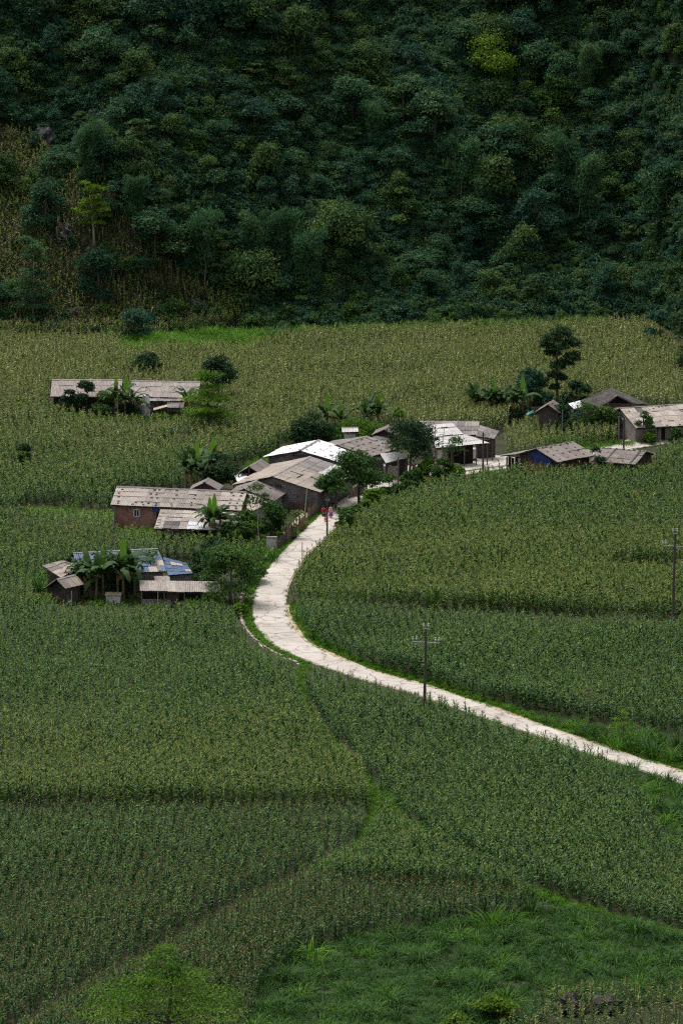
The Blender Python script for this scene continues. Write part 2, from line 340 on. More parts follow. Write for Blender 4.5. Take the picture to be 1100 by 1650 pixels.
class MB:
    """Collects shapes in world coordinates, then links them as one mesh."""
    def __init__(s): s.V = []; s.F = []; s.U = []
    def poly(s, V, F, U=None):
        k = len(s.V); V = [np.asarray(v, float) for v in V]; s.V += V; s.F += [tuple(i + k for i in f) for f in F]
        s.U += list(U) if U is not None else [(v[0] + v[1], v[2]) for v in V]
    def quad(s, a, b, c, d, uv=True):
        a, b, c, d = (np.asarray(v, float) for v in (a, b, c, d)); w = np.linalg.norm(b - a); h = np.linalg.norm(d - a)
        s.poly([a, b, c, d], [(0, 1, 2, 3)], [(0, 0), (w, 0), (w, h), (0, h)])
    def box(s, c, sx, sy, sz, yaw=0.0):
        """box standing on point c"""
        ca, sa = math.cos(yaw), math.sin(yaw); V = []
        for z in (0, sz):
            for x, y in ((-1, -1), (1, -1), (1, 1), (-1, 1)):
                x, y = x * sx / 2, y * sy / 2; V.append((c[0] + x * ca - y * sa, c[1] + x * sa + y * ca, c[2] + z))
        s.poly(V, [(0, 3, 2, 1), (4, 5, 6, 7), (0, 1, 5, 4), (1, 2, 6, 5), (2, 3, 7, 6), (3, 0, 4, 7)])
    def bar(s, a, b, w, t, up=(0, 0, 1)):
        a, b = np.asarray(a, float), np.asarray(b, float); d = b - a; d /= np.linalg.norm(d)
        u = np.asarray(up, float); x = np.cross(d, u)
        if np.linalg.norm(x) < 1e-4: x = np.cross(d, (1, 0, 0))
        x /= np.linalg.norm(x); y = np.cross(x, d)
        V = [p + x * i * w / 2 + y * j * t / 2 for p in (a, b) for i, j in ((-1, -1), (1, -1), (1, 1), (-1, 1))]
        s.poly(V, [(0, 3, 2, 1), (4, 5, 6, 7), (0, 1, 5, 4), (1, 2, 6, 5), (2, 3, 7, 6), (3, 0, 4, 7)])
    def tube(s, pts, radii, n=7, cap=True):
        pts = [np.asarray(p, float) for p in pts]; k = len(s.V); V = []
        for i, p in enumerate(pts):
            d = pts[min(i + 1, len(pts) - 1)] - pts[max(i - 1, 0)]; d /= np.linalg.norm(d) + 1e-9
            x = np.cross(d, (0, 1, 0) if abs(d[1]) < .9 else (1, 0, 0)); x /= np.linalg.norm(x); y = np.cross(d, x)
            V += [p + radii[i] * (x * math.cos(t) + y * math.sin(t)) for t in np.arange(n) * 2 * math.pi / n]
        Fc = [(i * n + j, i * n + (j + 1) % n, (i + 1) * n + (j + 1) % n, (i + 1) * n + j) for i in range(len(pts) - 1) for j in range(n)]
        if cap: Fc += [tuple(range(n))[::-1], tuple((len(pts) - 1) * n + j for j in range(n))]
        s.poly(V, Fc)
    def build(s, name, mat, parent=None, smooth=False): return link_mesh(name, s.V, s.F, mat, parent, smooth, uv=s.U)
def copy_tree(o, parent=None):
    c = o.copy(); COL.objects.link(c); c.parent = parent
    for ch in list(o.children): copy_tree(ch, c)
    return c

# ------------------------------------------------------------------ ground and hillside
def build_ground():
    xs = np.concatenate([np.linspace(-900, -95, 12), np.arange(-90, 91, 1.5), np.linspace(95, 900, 12)])
    ys = np.concatenate([np.linspace(-1500, -330, 10), np.arange(-320, 240, 1.0), np.linspace(245, 900, 12)])
    X, Y = np.meshgrid(xs, ys); Z = terr(X, Y); nx = len(xs)
    V = np.stack([X.ravel(), Y.ravel(), Z.ravel()], 1)
    i = np.arange((len(ys) - 1) * (nx - 1)); r, c = i // (nx - 1), i % (nx - 1); a = r * nx + c
    Q = np.stack([a, a + 1, a + nx + 1, a + nx], 1)
    cx = V[Q].mean(1); hill = cx[:, 1] > foot_y(cx[:, 0])
    for name, sel, m, lb in (('ground', ~hill, 'soil', 'flat valley floor of dark farm soil'), ('hillside', hill, 'hill_soil', 'steep wooded hillside rising behind the valley')):
        q = Q[sel]; used = np.unique(q); remap = np.zeros(len(V), int); remap[used] = np.arange(len(used))
        struct(link_mesh(name, V[used], remap[q], m, smooth=True), lb)
build_ground()

ROAD_PX = [(1300, 1325), (1180, 1286), (1100, 1257), (1058, 1242), (933, 1201), (807, 1157), (682, 1115), (600, 1092), (550, 1075), (505, 1058), (468, 1038), (442, 1010), (434, 980), (439, 950), (453, 922), (477, 893), (506, 863), (534, 836), (562, 814), (594, 796), (634, 782), (684, 768), (734, 757), (794, 749), (860, 742), (930, 733), (1000, 722), (1070, 711), (1150, 698), (1300, 675)]
ROAD = spline([plane_at(u, v)[:2] for u, v in ROAD_PX], 1.0)
ROADN = normals2d(ROAD)
def road_halfwidth():
    u, v = proj(np.column_stack([ROAD, np.zeros(len(ROAD))]))
    w = 1.62 - .2 * smooth(620, 900, u) * (v > 1000); w = w + .22 * np.exp(-((v - 1015) / 60) ** 2) * (u < 560); return w
RHW = road_halfwidth()
def strip(name, c, n, o0, o1, z, mat, skirt=0.0, parent=None):
    a = c + n * np.asarray(o0).reshape(-1, 1); b = c + n * np.asarray(o1).reshape(-1, 1)
    mb = MB(); k = len(c)
    za = terr(a[:, 0], a[:, 1]) + z; zb = terr(b[:, 0], b[:, 1]) + z
    A = np.column_stack([a, za]); Bv = np.column_stack([b, zb]); V = np.vstack([A, Bv])
    Fc = [(i, i + 1, k + i + 1, k + i) for i in range(k - 1)]
    if skirt:
        V = np.vstack([V, A - [0, 0, skirt], Bv - [0, 0, skirt]])
        Fc += [(i + 1, i, 2 * k + i, 2 * k + i + 1) for i in range(k - 1)] + [(k + i, k + i + 1, 3 * k + i + 1, 3 * k + i) for i in range(k - 1)]
    return link_mesh(name, V, Fc, mat, parent)
road = struct(strip('road', ROAD, ROADN, RHW + .12, -(RHW + .12), .07, 'road_base', .07), 'pale concrete lane winding through the maize to the village')
NS = len(ROAD); SL = 5
for i in range(0, NS - SL, SL):
    k0, k1 = i, i + SL
    c = np.array([ROAD[j] for j in range(k0, k1 + 1)]); nn = ROADN[k0:k1 + 1]; w = RHW[k0:k1 + 1]
    t0 = (c[1] - c[0]) * .02; c[0] = c[0] + t0; c[-1] = c[-1] - t0
    o = strip('slab', c, nn, w + RNG.uniform(-.16, .1, len(w)), -w - RNG.uniform(-.16, .1, len(w)), .125 + RNG.uniform(-.006, .006), 'road_slab', .06, road)
VERGE_IN = slice(0, int(NS * .53))
def idx_near(u, v):
    p = plane_at(u, v)[:2]; return int(np.argmin(np.hypot(*(ROAD - p).T)))
iA, iB, iC, iD, iE = idx_near(1290, 1320), idx_near(434, 985), idx_near(505, 1060), idx_near(520, 848), idx_near(600, 795)
sl = slice(iA, iB + 4); wv = 1.55 + .35 * np.sin(np.arange(iB + 4 - iA) * .23) + .3 * np.sin(np.arange(iB + 4 - iA) * .61)
struct(strip('shoulder', ROAD[sl], ROADN[sl], -(RHW[sl] + .05), -(RHW[sl] + .55 + .2 * np.sin(np.arange(iB + 4 - iA) * .4)), .045, 'shoulder_dirt'), 'strip of tan dirt beside the concrete lane')
struct(strip('inner_verge', ROAD[sl], ROADN[sl], -(RHW[sl] + .45), -(RHW[sl] + .5 + wv), .025, 'verge_ground'), 'bright grass verge on the field side of the lane')
so = slice(iC - 2, iE)
struct(strip('outer_verge', ROAD[so], ROADN[so], RHW[so] + .05, RHW[so] + 1.25, .025, 'verge_ground'), 'bright grass verge on the village side of the lane')
kerb = struct(strip('kerb', ROAD[so], ROADN[so], RHW[so] + 1.25, RHW[so] + 1.55, .03, 'yard_dirt', .0), 'broken line of kerb stones beyond the grass verge')
for i in range(iC - 1, iE - 1):
    if RNG.random() < .13: continue
    c = ROAD[i] + ROADN[i] * (RHW[i] + 1.4); d = ROAD[i + 1] - ROAD[i]
    mb = MB(); h = RNG.uniform(.16, .27); z = float(terr(*c)) + .02
    mb.box((c[0], c[1], z), .26 * RNG.uniform(.8, 1.3), np.linalg.norm(d) * RNG.uniform(.82, .97), h, math.atan2(d[1], d[0]) - math.pi / 2 + RNG.uniform(-.06, .06)); mb.build('kerb_stone', 'kerb_stone', kerb)

FOOT1 = spline([plane_at(u, v)[:2] for u, v in [(492, 1076), (482, 1098), (486, 1130), (505, 1165), (545, 1212), (592, 1262), (604, 1295), (600, 1325), (568, 1372), (462, 1426), (250, 1536), (45, 1648), (-60, 1715)]], 1.0)
FOOT2 = spline([plane_at(u, v)[:2] for u, v in [(604, 1285), (625, 1300), (652, 1335), (705, 1372), (790, 1412), (885, 1450), (990, 1482), (1100, 1510), (1300, 1575)]], 1.0)
struct(strip('footpath', FOOT1, normals2d(FOOT1), np.full(len(FOOT1), .38), np.full(len(FOOT1), -.38), .03, 'path_ground'), 'narrow grassy footpath between the maize plots')
struct(strip('footpath', FOOT2, normals2d(FOOT2), np.full(len(FOOT2), .42), np.full(len(FOOT2), -.42), .035, 'path_ground'), 'grass balk branching from the footpath towards the tall grass')
def flat_poly(name, px, z, mat, label):
    P = world_poly(px); return struct(link_mesh(name, [(x, y, float(terr(x, y)) + z) for x, y in P], [tuple(range(len(P)))], mat), label)
flat_poly('yard', [(432, 880), (470, 845), (490, 815), (520, 795), (560, 785), (600, 770), (620, 772), (560, 806), (530, 828), (490, 862), (452, 892)], .012, 'yard_dirt', 'bare earth yard in front of the block house')
flat_poly('yard', [(585, 790), (612, 768), (650, 752), (700, 742), (735, 736), (800, 734), (840, 738), (838, 752), (780, 760), (700, 775), (640, 792)], .016, 'yard_cement', 'pale cement yard before the white roofed farmhouse')
flat_poly('yard', [(1000, 712), (1110, 700), (1180, 690), (1180, 684), (1100, 692), (1020, 704)], .016, 'yard_dirt', 'earth terrace below the long tan roofed house')
flat_poly('yard', [(100, 960), (220, 962), (320, 962), (320, 930), (100, 930)], .012, 'yard_dirt', 'trodden earth around the blue roofed farm')
flat_poly('verge', [(945, 722), (1010, 712), (1100, 700), (1100, 706), (1050, 714), (1000, 719), (950, 730)], .02, 'verge_ground', 'grass strip above the lane at the far end of the village')
flat_poly('verge', [(30, 830), (185, 838), (190, 826), (40, 817)], .02, 'verge_ground', 'bright grass strip between two maize plots')
sb = MB(); p = at(404, 962); sb.box(p, 1.5, 1.1, .16, .25); 
bridge = sb.build('ditch_slab', 'kerb_stone'); tag(bridge, 'short concrete slab bridging the ditch at the bend', 'slab')

# ------------------------------------------------------------------ buildings
def roof_sheets(roof, A, B, C, D, mats, width=.95, length=1.5, pick=None, lift=.03):
    """Corrugated sheets over the patch A-B (top edge) C-D (bottom edge, below B and A), each a child of the roof."""
    A, B, C, D = (np.asarray(v, float) for v in (A, B, C, D))
    nx = max(1, round(np.linalg.norm(B - A) / width)); ny = max(1, round(np.linalg.norm(D - A) / length))
    def P(s, t): return (A * (1 - s) + B * s) * (1 - t) + (D * (1 - s) + C * s) * t
    nrm = np.cross(B - A, D - A); nrm /= np.linalg.norm(nrm)
    if nrm[2] < 0: nrm = -nrm
    o0 = ROOTLOC[roof.name]; cache = {}
    para = np.linalg.norm((B - A) - (C - D)) < .05
    for j in range(ny):
        for i in range(nx):
            m = mats if isinstance(mats, str) else random.choice(mats)
            if pick:
                q = pick((i + .5) / nx, (j + .5) / ny)
                if q == 'skip': continue
                m = q or m
            s0, s1 = i / nx, (i + 1) / nx; t0, t1 = j / ny, min(1.03, (j + 1) / ny + .06 / max(1, ny))
            key = (m,) if para else (m, i, j)
            base = P(s0, t0)
            if key not in cache:
                nw = 5; cols = nw * 2; V = []; U = []
                w = np.linalg.norm(B - A) / nx; h = np.linalg.norm(D - A) / ny
                for k in range(cols + 1):
                    f = s0 + (s1 - s0) * (k / cols * 1.02); off = nrm * (.025 if k % 2 else -.025)
                    V += [P(f, t0) + off - base, P(f, t1) + off + nrm * lift - base]; U += [(k / cols * w, 0), (k / cols * w, h)]
                me = bpy.data.meshes.new('roof_sheet'); me.from_pydata([tuple(v) for v in V], [], [(2 * k, 2 * k + 1, 2 * k + 3, 2 * k + 2) for k in range(cols)])
                l = me.uv_layers.new(name='UVMap')
                r0 = RNG.uniform(0, 40, 2)
                for lp in me.loops: l.data[lp.index].uv = (U[lp.vertex_index][0] + r0[0], U[lp.vertex_index][1] + r0[1])
                me.materials.append(MATS[m]); cache[key] = me
            o = bpy.data.objects.new('roof_sheet', cache[key]); COL.objects.link(o); o.parent = roof
            o.location = tuple(base - o0 + nrm * RNG.uniform(-.005, .035))
            o.rotation_euler = tuple(RNG.normal(0, .011, 3))
def patches(roof, A, B, C, D, spots, mat='tar_patch', size=(.3, .16)):
    size = (size[0] * .85, size[1] * .8)
    A, B, C, D = (np.asarray(v, float) for v in (A, B, C, D))
    nrm = np.cross(B - A, D - A); nrm /= np.linalg.norm(nrm); nrm = nrm if nrm[2] > 0 else -nrm
    ex = (B - A) / np.linalg.norm(B - A); ey = np.cross(nrm, ex)
    for s, t in spots:
        c = (A * (1 - s) + B * s) * (1 - t) + (D * (1 - s) + C * s) * t + nrm * .05
        mb = MB(); w, h = size[0] * RNG.uniform(.8, 1.25), size[1] * RNG.uniform(.8, 1.3); a = RNG.uniform(-.25, .25)
        x = ex * math.cos(a) + ey * math.sin(a); y = ey * math.cos(a) - ex * math.sin(a)
        V = [c + x * i * w / 2 + y * k * h / 2 + nrm * z for z in (0, .045) for i, k in ((-1, -1), (1, -1), (1, 1), (-1, 1))]
        mb.poly(V, [(4, 5, 6, 7), (0, 1, 5, 4), (1, 2, 6, 5), (2, 3, 7, 6), (3, 0, 4, 7)]); mb.build('roof_weight', mat, roof)
def deck(root, name, quads, mat='dark_timber', t=.05):  # underlay added below the sheets to stop light leaking through
    mb = MB()
    for A, B, C, D in quads:
        Q = [np.asarray(v, float) - (0, 0, .09) for v in (A, B, C, D)]; L = [q - (0, 0, t) for q in Q]
        mb.poly(Q + L, [(0, 1, 2, 3), (7, 6, 5, 4), (0, 4, 5, 1), (1, 5, 6, 2), (2, 6, 7, 3), (3, 7, 4, 0)])
    return mb.build(name, mat, root)
def wall_prism(root, name, c00, c10, c11, c01, he, hr, mat, he2=None):
    """Gable-ended wall body. c00-c10 front long side (near eave), c01-c11 rear; gables on c00-c01 and c10-c11."""
    mb = MB(); he2 = he if he2 is None else he2
    P = lambda c, z: np.array([c[0], c[1], z])
    b = [P(c, 0) for c in (c00, c10, c11, c01)]; t = [P(c00, he), P(c10, he), P(c11, he2), P(c01, he2)]
    g0 = (P(c00, hr) + P(c01, hr)) / 2; g1 = (P(c10, hr) + P(c11, hr)) / 2
    mb.quad(b[0], b[1], t[1], t[0]); mb.quad(b[2], b[3], t[3], t[2])
    for q0, q1, t0, t1, g in ((b[1], b[2], t[1], t[2], g1), (b[3], b[0], t[3], t[0], g0)):
        w = np.linalg.norm(q1 - q0); mb.poly([q0, q1, t1, g, t0], [(0, 1, 2, 3, 4)], [(0, 0), (w, 0), (w, t1[2]), (w / 2, g[2]), (0, t0[2])])
    return mb.build(name, mat, root)
def gable_house(name, label, R0, R1, hr, he, w=None, E0=None, sheet='sheet_beige', wall='grey_plaster', inset=.45, gin=.35, pick=None, length=1.5, back=None, wl=None, walls=True, cat='house', group=None):
    r0, r1 = plane_at(*R0, hr), plane_at(*R1, hr); a = (r1 - r0); a[2] = 0; La = np.linalg.norm(a); a /= La
    t = np.array([a[1], -a[0], 0]); 
    if E0 is not None:
        e = plane_at(*E0, he) - r0; s = e @ t; w = abs(s); t = t * (1 if s > 0 else -1)
    elif t[1] > 0: t = -t
    wl = wl or w
    down = np.array([0, 0, he - hr]); hl = hr - (hr - he) * wl / w
    e0, e1 = r0 + t * w + down, r1 + t * w + down
    l0, l1 = r0 - t * wl + (0, 0, hl - hr), r1 - t * wl + (0, 0, hl - hr)
    base = (r0 + r1) / 2; base[2] = 0
    root = thing(name, label, cat, base, group)
    roof = deck(root, 'roof', [(r0, r1, e1, e0), (r1, r0, l0, l1)])
    roof_sheets(roof, r0, r1, e1, e0, sheet, pick=pick, length=length)
    roof_sheets(roof, r1, r0, l0, l1, back or sheet, length=length)
    cap = MB(); n = max(2, int(La / 1.1))
    for k in range(n):
        p, q = r0 + a * La * k / n, r0 + a * La * ((k + .97) / n); zz = (0, 0, .07 + RNG.uniform(-.015, .02))
        cap.poly([p + zz, q + zz, q + t * .2 + (0, 0, .07 - .2 * (hr - he) / w), p + t * .2 + (0, 0, .07 - .2 * (hr - he) / w), q - t * .2 + (0, 0, .07 - .2 * (hr - he) / w), p - t * .2 + (0, 0, .07 - .2 * (hr - he) / w)], [(0, 1, 2, 3), (1, 0, 5, 4)])
    cap.build('ridge_cap', 'sheet_grey', roof)
    d = dict(root=root, roof=roof, r0=r0, r1=r1, e0=e0, e1=e1, l0=l0, l1=l1, a=a, t=t, w=w, wl=wl, L=La, hr=hr, he=he)
    if walls:
        k = (hr - he) / w; wi, wli = w - inset, wl - inset
        c = [r0 + a * gin + t * wi, r1 - a * gin + t * wi, r1 - a * gin - t * wli, r0 + a * gin - t * wli]
        top = hr - k * wi - .15; topl = hr - k * wli - .15
        d['wall'] = wall_prism(root, 'wall', *[x[:2] for x in c], top, hr - .16, wall, topl); d['c'] = c; d['wt'] = top
    return d
def on_front(d, s, z, out=.0):
    """point on the front (near eave) wall: s metres from the R0 end"""
    p = d['c'][0] + d['a'] * s + d['t'] * out; return np.array([p[0], p[1], z])
def on_gable(d, s, z, out=.0):
    """point on the R0 gable: s metres from the axis towards the near side"""
    p = d['r0'] + d['a'] * (.35 - out) + d['t'] * s; return np.array([p[0], p[1], z])
def window(root, p, ex, out, w, h, frame='whitewash', mull=1):
    ex = np.asarray(ex, float); out = np.asarray(out, float); up = np.array([0, 0, 1.0]); mb = MB()
    for s in (-1, 1): mb.bar(p + ex * s * w / 2, p + ex * s * w / 2 + up * h, .09, .08, out)
    for z in (0, h): mb.bar(p + up * z - ex * (w / 2 + .04), p + up * z + ex * (w / 2 + .04), .09, .08, out)
    for k in range(mull): 
        q = p + ex * w * ((k + 1) / (mull + 1) - .5); mb.bar(q, q + up * h, .06, .06, out)
    wdw = mb.build('window', frame, root)
    g = MB(); o = -out * .02
    for k in range(mull + 1):
        x0, x1 = -w / 2 + w * k / (mull + 1), -w / 2 + w * (k + 1) / (mull + 1)
        gg = MB(); gg.quad(p + ex * (x0 + .03) - o * .5, p + ex * (x1 - .03) - o * .5, p + ex * (x1 - .03) + up * h - o * .5, p + ex * (x0 + .03) + up * h - o * .5); gg.build('pane', 'glass_dark', wdw)
def lean_to(root, name, corners, sheet, posts=(), pick=None, length=1.5, post_mat='timber', back_mat=None, width=.95):
    """Single-pitch roof from four (u, v, height) corners: top edge A-B, bottom edge C-D; posts at the low edge."""
    A, B, C, D = (plane_at(*c) for c in corners)
    r = deck(root, name, [(A, B, C, D)]); roof_sheets(r, A, B, C, D, sheet, pick=pick, length=length, width=width)
    for s in posts:
        p = D * (1 - s) + C * s; q = A * (1 - s) + B * s; p = p * .94 + q * .06
        mb = MB(); mb.tube([(p[0], p[1], 0), (p[0], p[1], p[2] - .1)], [.075, .065], 6); mb.build('post', post_mat, root)
    return r, (A, B, C, D)
def panel(root, name, p, q, z0, z1, mat, t=.12):
    mb = MB(); p = np.asarray(p, float); q = np.asarray(q, float); d = q - p; d[2] = 0; L = np.linalg.norm(d); n = np.array([-d[1], d[0], 0]) / L * t / 2
    P = [np.array([v[0], v[1], z]) + s * n for z in (z0, z1) for v, s in ((p, 1), (q, 1), (q, -1), (p, -1))]
    for i, j in ((0, 1), (1, 2), (2, 3), (3, 0)): mb.quad(P[i], P[j], P[j + 4], P[i + 4])
    mb.quad(P[4], P[5], P[6], P[7]); return mb.build(name, mat, root)
def planks(root, name, p, q, z0, z1, mat, w=.22, ragged=.12):
    mb = MB(); p = np.asarray(p, float); q = np.asarray(q, float); d = (q - p); d[2] = 0; L = np.linalg.norm(d); d /= L; n = np.array([-d[1], d[0], 0]); k = int(L / w)
    for i in range(k):
        c = p + d * (i + .5) * L / k; zt = z1 + RNG.uniform(-ragged, ragged); c = c + n * RNG.uniform(-.03, .03)
        mb.bar((c[0], c[1], z0), (c[0] + RNG.uniform(-.02, .02), c[1], zt), w * RNG.uniform(.8, .98), .035, n)
    return mb.build(name, mat, root)
YX = np.array([0, 0, 1.0])
def rows(cols, rws, js=.012): return [(c + RNG.uniform(-js, js), r + RNG.uniform(-js, js)) for c in cols for r in rws]

# -- two long farm sheds at the back of the left field
d = gable_house('farm_shed', 'long pinkish grey roofed shed at the back of the left field, left of the bananas', (84.5, 611.7), (197.7, 612.2), 3.9, 2.25, w=3.3, sheet='sheet_pinkgrey', wall='dark_timber', length=1.2, cat='shed')
d = gable_house('farmhouse', 'pinkish grey roofed farmhouse beside the layered green tree', (213, 613.5), (323, 615.2), 3.9, 2.35, w=3.1, sheet='sheet_pinkgrey', wall='grey_plaster', length=1.2, inset=.9)
lean_to(d['root'], 'porch_roof', [(240, 638, 2.35), (299, 639, 2.35), (297, 646.5, 2.0), (241, 646, 2.0)], 'sheet_grey', (), length=1.2)
lean_to(d['root'], 'porch_roof', [(269, 643.5, 2.05), (298, 644.5, 2.05), (296, 657.5, 1.4), (270, 656.5, 1.4)], 'sheet_grey', (0.05, .95), length=1.4)
panel(d['root'], 'porch_wall', plane_at(225.5, 674), plane_at(242, 675), 0, 1.8, 'plaster', .25)
mb = MB(); p = plane_at(236, 673.5); mb.tube([(p[0], p[1], 1.82), (p[0], p[1], 2.0), (p[0], p[1], 2.9), (p[0], p[1], 3.0)], [.4, .45, .45, .3], 10)
tag(mb.build('water_drum', 'white_tin'), 'small white water drum on the porch wall of the far farmhouse', 'drum')
mb = MB(); mb.quad(plane_at(247, 657.5, 1.5), plane_at(270, 651.5, 1.8), plane_at(270, 655, 1.7), plane_at(248, 661, 1.4)); V = mb.V; mb.poly([v - (0, 0, .06) for v in V], [(3, 2, 1, 0)]); mb.build('awning_board', 'pale_timber', d['root'])

# -- long brick house
def pk(s, t):
    if s < .26 and not (.16 < s < .2 and t < .5): return 'sheet_cream'
    if .8 < s: return 'sheet_cream'
    if .57 < s < .62 and t < .3: return 'sheet_cream'
    return None
d = gable_house('brick_house', 'long red brick house with patched beige corrugated roof', (188.5, 783.5), (397.8, 792.5), 4.35, 2.7, w=2.9, sheet='sheet_beige', wall='red_brick', length=.95, pick=pk, inset=.4)
q = (d['r0'], d['r1'], d['e1'], d['e0'])
patches(d['roof'], *q, rows([.045], [.17, .38, .55, .8, .92]) + rows([.175, .24], [.82, .94]) + rows([.29], [.12, .35, .55, .85]) + rows([.335, .47], [.1, .35, .55, .83, .95]) + rows([.615], [.3, .5, .72, .85]) + rows([.90, .96], [.1, .25, .45, .65, .8, .93]))
L = d['L']
window(d['root'], on_front(d, 2.7, 1.35, .05), d['a'], d['t'], .62, .85)
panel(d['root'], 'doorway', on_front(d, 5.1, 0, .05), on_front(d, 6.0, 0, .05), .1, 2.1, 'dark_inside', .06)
panel(d['root'], 'blue_cloth_panel', on_front(d, 4.6, 0, .06), on_front(d, 5.3, 0, .06), 2.0, 2.45, 'blue_cloth', .05)
panel(d['root'], 'corner_post', on_front(d, -.02, 0, .04), on_front(d, .22, 0, .04), 0, 2.5, 'grey_plaster', .1)
def pk2(s, t):
    if t < .5 and .25 < s < .5: return 'sheet_cream'
    if t > .5 and .38 < s < .6: return 'sheet_clear'
    if t > .5 and .12 < s < .3: return 'sheet_old'
    return None
r, Q = lean_to(d['root'], 'lean_to_roof', [(259, 820.5, 2.45), (398, 825, 2.45), (393, 855, 1.6), (248.5, 851.5, 1.6)], 'sheet_beige', (.02, .2, .42, .6, .8, .98), pick=pk2, length=1.5)
patches(r, *Q, rows([.03], [.2, .4, .55, .7, .85, .95]), 'kerb_stone', (.4, .25))
panel(d['root'], 'lean_to_wall', plane_at(266, 862), plane_at(312, 863.5), 0, .9, 'pink_plaster', .15)
planks(d['root'], 'lean_to_boards', plane_at(312, 863), plane_at(392, 866), 0, 1.5, 'dark_timber')
lean_to(d['root'], 'end_roof', [(397, 794, 3.7), (419, 800, 3.5), (437, 812, 2.9), (398, 826, 2.6)], 'sheet_tan', (.1, .95), length=1.3)
d2 = gable_house('back_shed', 'small gabled shed peeping over the ridge of the brick house', (329, 777), (336, 770), 3.9, 3.0, w=1.75, sheet='sheet_brown', wall='dark_timber', E0=None, cat='shed', inset=.3)

# -- shed with weighted roof in front of the block house
d = gable_house('lean_shed', 'brown roofed shed with dark roof weights against the block house', (392.7, 787.6), (413.8, 773.8), 3.5, 2.2, E0=(440, 808), sheet='sheet_brown', wall='grey_plaster', wl=2.1, cat='shed')
patches(d['roof'], d['r0'], d['r1'], d['e1'], d['e0'], rows([.22, .78], [.12, .32, .55, .75, .93]))
patches(d['roof'], d['r0'], d['r1'], d['l1'], d['l0'], rows([.3], [.3, .75]))

# -- big block house with grey gable
def pkc(s, t):
    if s > .58 and t < .52: return 'sheet_grey'
    if s > .6 and t >= .45: return 'sheet_dull_white'
    return None
d = gable_house('block_house', 'large grey block house with tan roof and vent slits in its gable', (438.4, 767.8), (500.2, 735.4), 4.1, 2.55, E0=(514, 794), sheet='sheet_tan', wall='grey_block', wl=4.9, pick=pkc, length=1.45, back='sheet_tan')
for k in range(8):
    if k == 4: continue
    s = -.95 + k * .27; p = on_gable(d, s, 2.78, .015); mb = MB(); mb.box(p, .12, .05, .34, math.atan2(d['t'][1], d['t'][0])); mb.build('vent_slit', 'dark_inside', d['root'])
for s, z in ((2.2, 2.15), (3.1, 1.8), (1.4, 1.8), (-2.6, 2.1)):
    p = on_gable(d, s, z, .012); mb = MB(); mb.box(p, .13, .04, .13, math.atan2(d['t'][1], d['t'][0])); mb.build('vent_hole', 'dark_inside', d['root'])
window(d['root'], on_gable(d, 4.1, 1.25, .05), d['t'], -d['a'], .42, .7, 'green_paint', 0)
planks(d['root'], 'board_skirt', on_gable(d, 2.0, 0, .1), on_gable(d, 5.2, 0, .1), 0, 1.3, 'timber', .3, .35)
battens = MB()
for s0, t0, s1, t1 in ((.33, .12, .33, .38), (.36, .52, .36, .78), (.2, .36, .36, .36)):
    P = lambda s, t: (d['r0'] * (1 - s) + d['r1'] * s) * (1 - t) + (d['e0'] * (1 - s) + d['e1'] * s) * t + (0, 0, .07)
    battens.bar(P(s0, t0), P(s1, t1), .14, .05)
battens.build('roof_batten', 'tar_patch', d['roof'])

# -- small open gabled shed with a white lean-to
d = gable_house('hay_shed', 'small open gabled shed with brown roof beside the white tin lean-to', (401.3, 751.8), (421, 739.5), 3.6, 2.8, E0=(420.5, 761.5), sheet='sheet_brown', wall='dark_inside', gin=.9, inset=.2, cat='shed')  # near-black wall body paints the shade inside the open shed
lean_to(d['root'], 'lean_to_roof', [(383, 761, 2.5), (401.5, 768, 2.5), (385, 779, 1.9), (376, 763, 2.2)], 'sheet_white', (.1, .9))
b = MB(); b.bar(d['e0'] - (0, 0, .15), d['l0'] - (0, 0, .15), .1, .12); b.bar((d['e0'] + d['l0']) / 2 - (0, 0, .1), d['r0'] - (0, 0, .15), .1, .1); b.build('truss', 'timber', d['root'])
for k in (d['e0'], d['l0']):
    mb = MB(); mb.tube([(k[0], k[1], 0), (k[0], k[1], k[2] - .12)], [.09, .08], 6); mb.build('post', 'timber', d['root'])

# -- white roofed house
d = gable_house('white_roof_house', 'big house with bright white corrugated roof dotted with dark weights', (483.5, 725.6), (514, 708.6), 4.4, 3.05, E0=(552.8, 748.1), sheet='sheet_white', wall='grey_block', wl=4.6, back='sheet_white', length=1.8)
for qd in ((d['r0'], d['r1'], d['e1'], d['e0']), (d['r0'], d['r1'], d['l1'], d['l0'])):
    patches(d['roof'], *qd, rows([.12, .45, .8], [.08, .3, .55, .8], .05), size=(.28, .17))
for k in range(7):
    p = on_gable(d, -.9 + k * .3, 3.5, .015); mb = MB(); mb.box(p, .13, .05, .3, math.atan2(d['t'][1], d['t'][0])); mb.build('vent_slit', 'dark_inside', d['root'])
for s, z in ((-2.9, 2.2), (-2.1, 2.2)):
    p = on_gable(d, s, z, .012); mb = MB(); mb.box(p, .2, .04, .2, math.atan2(d['t'][1], d['t'][0])); mb.build('vent_hole', 'dark_inside', d['root'])

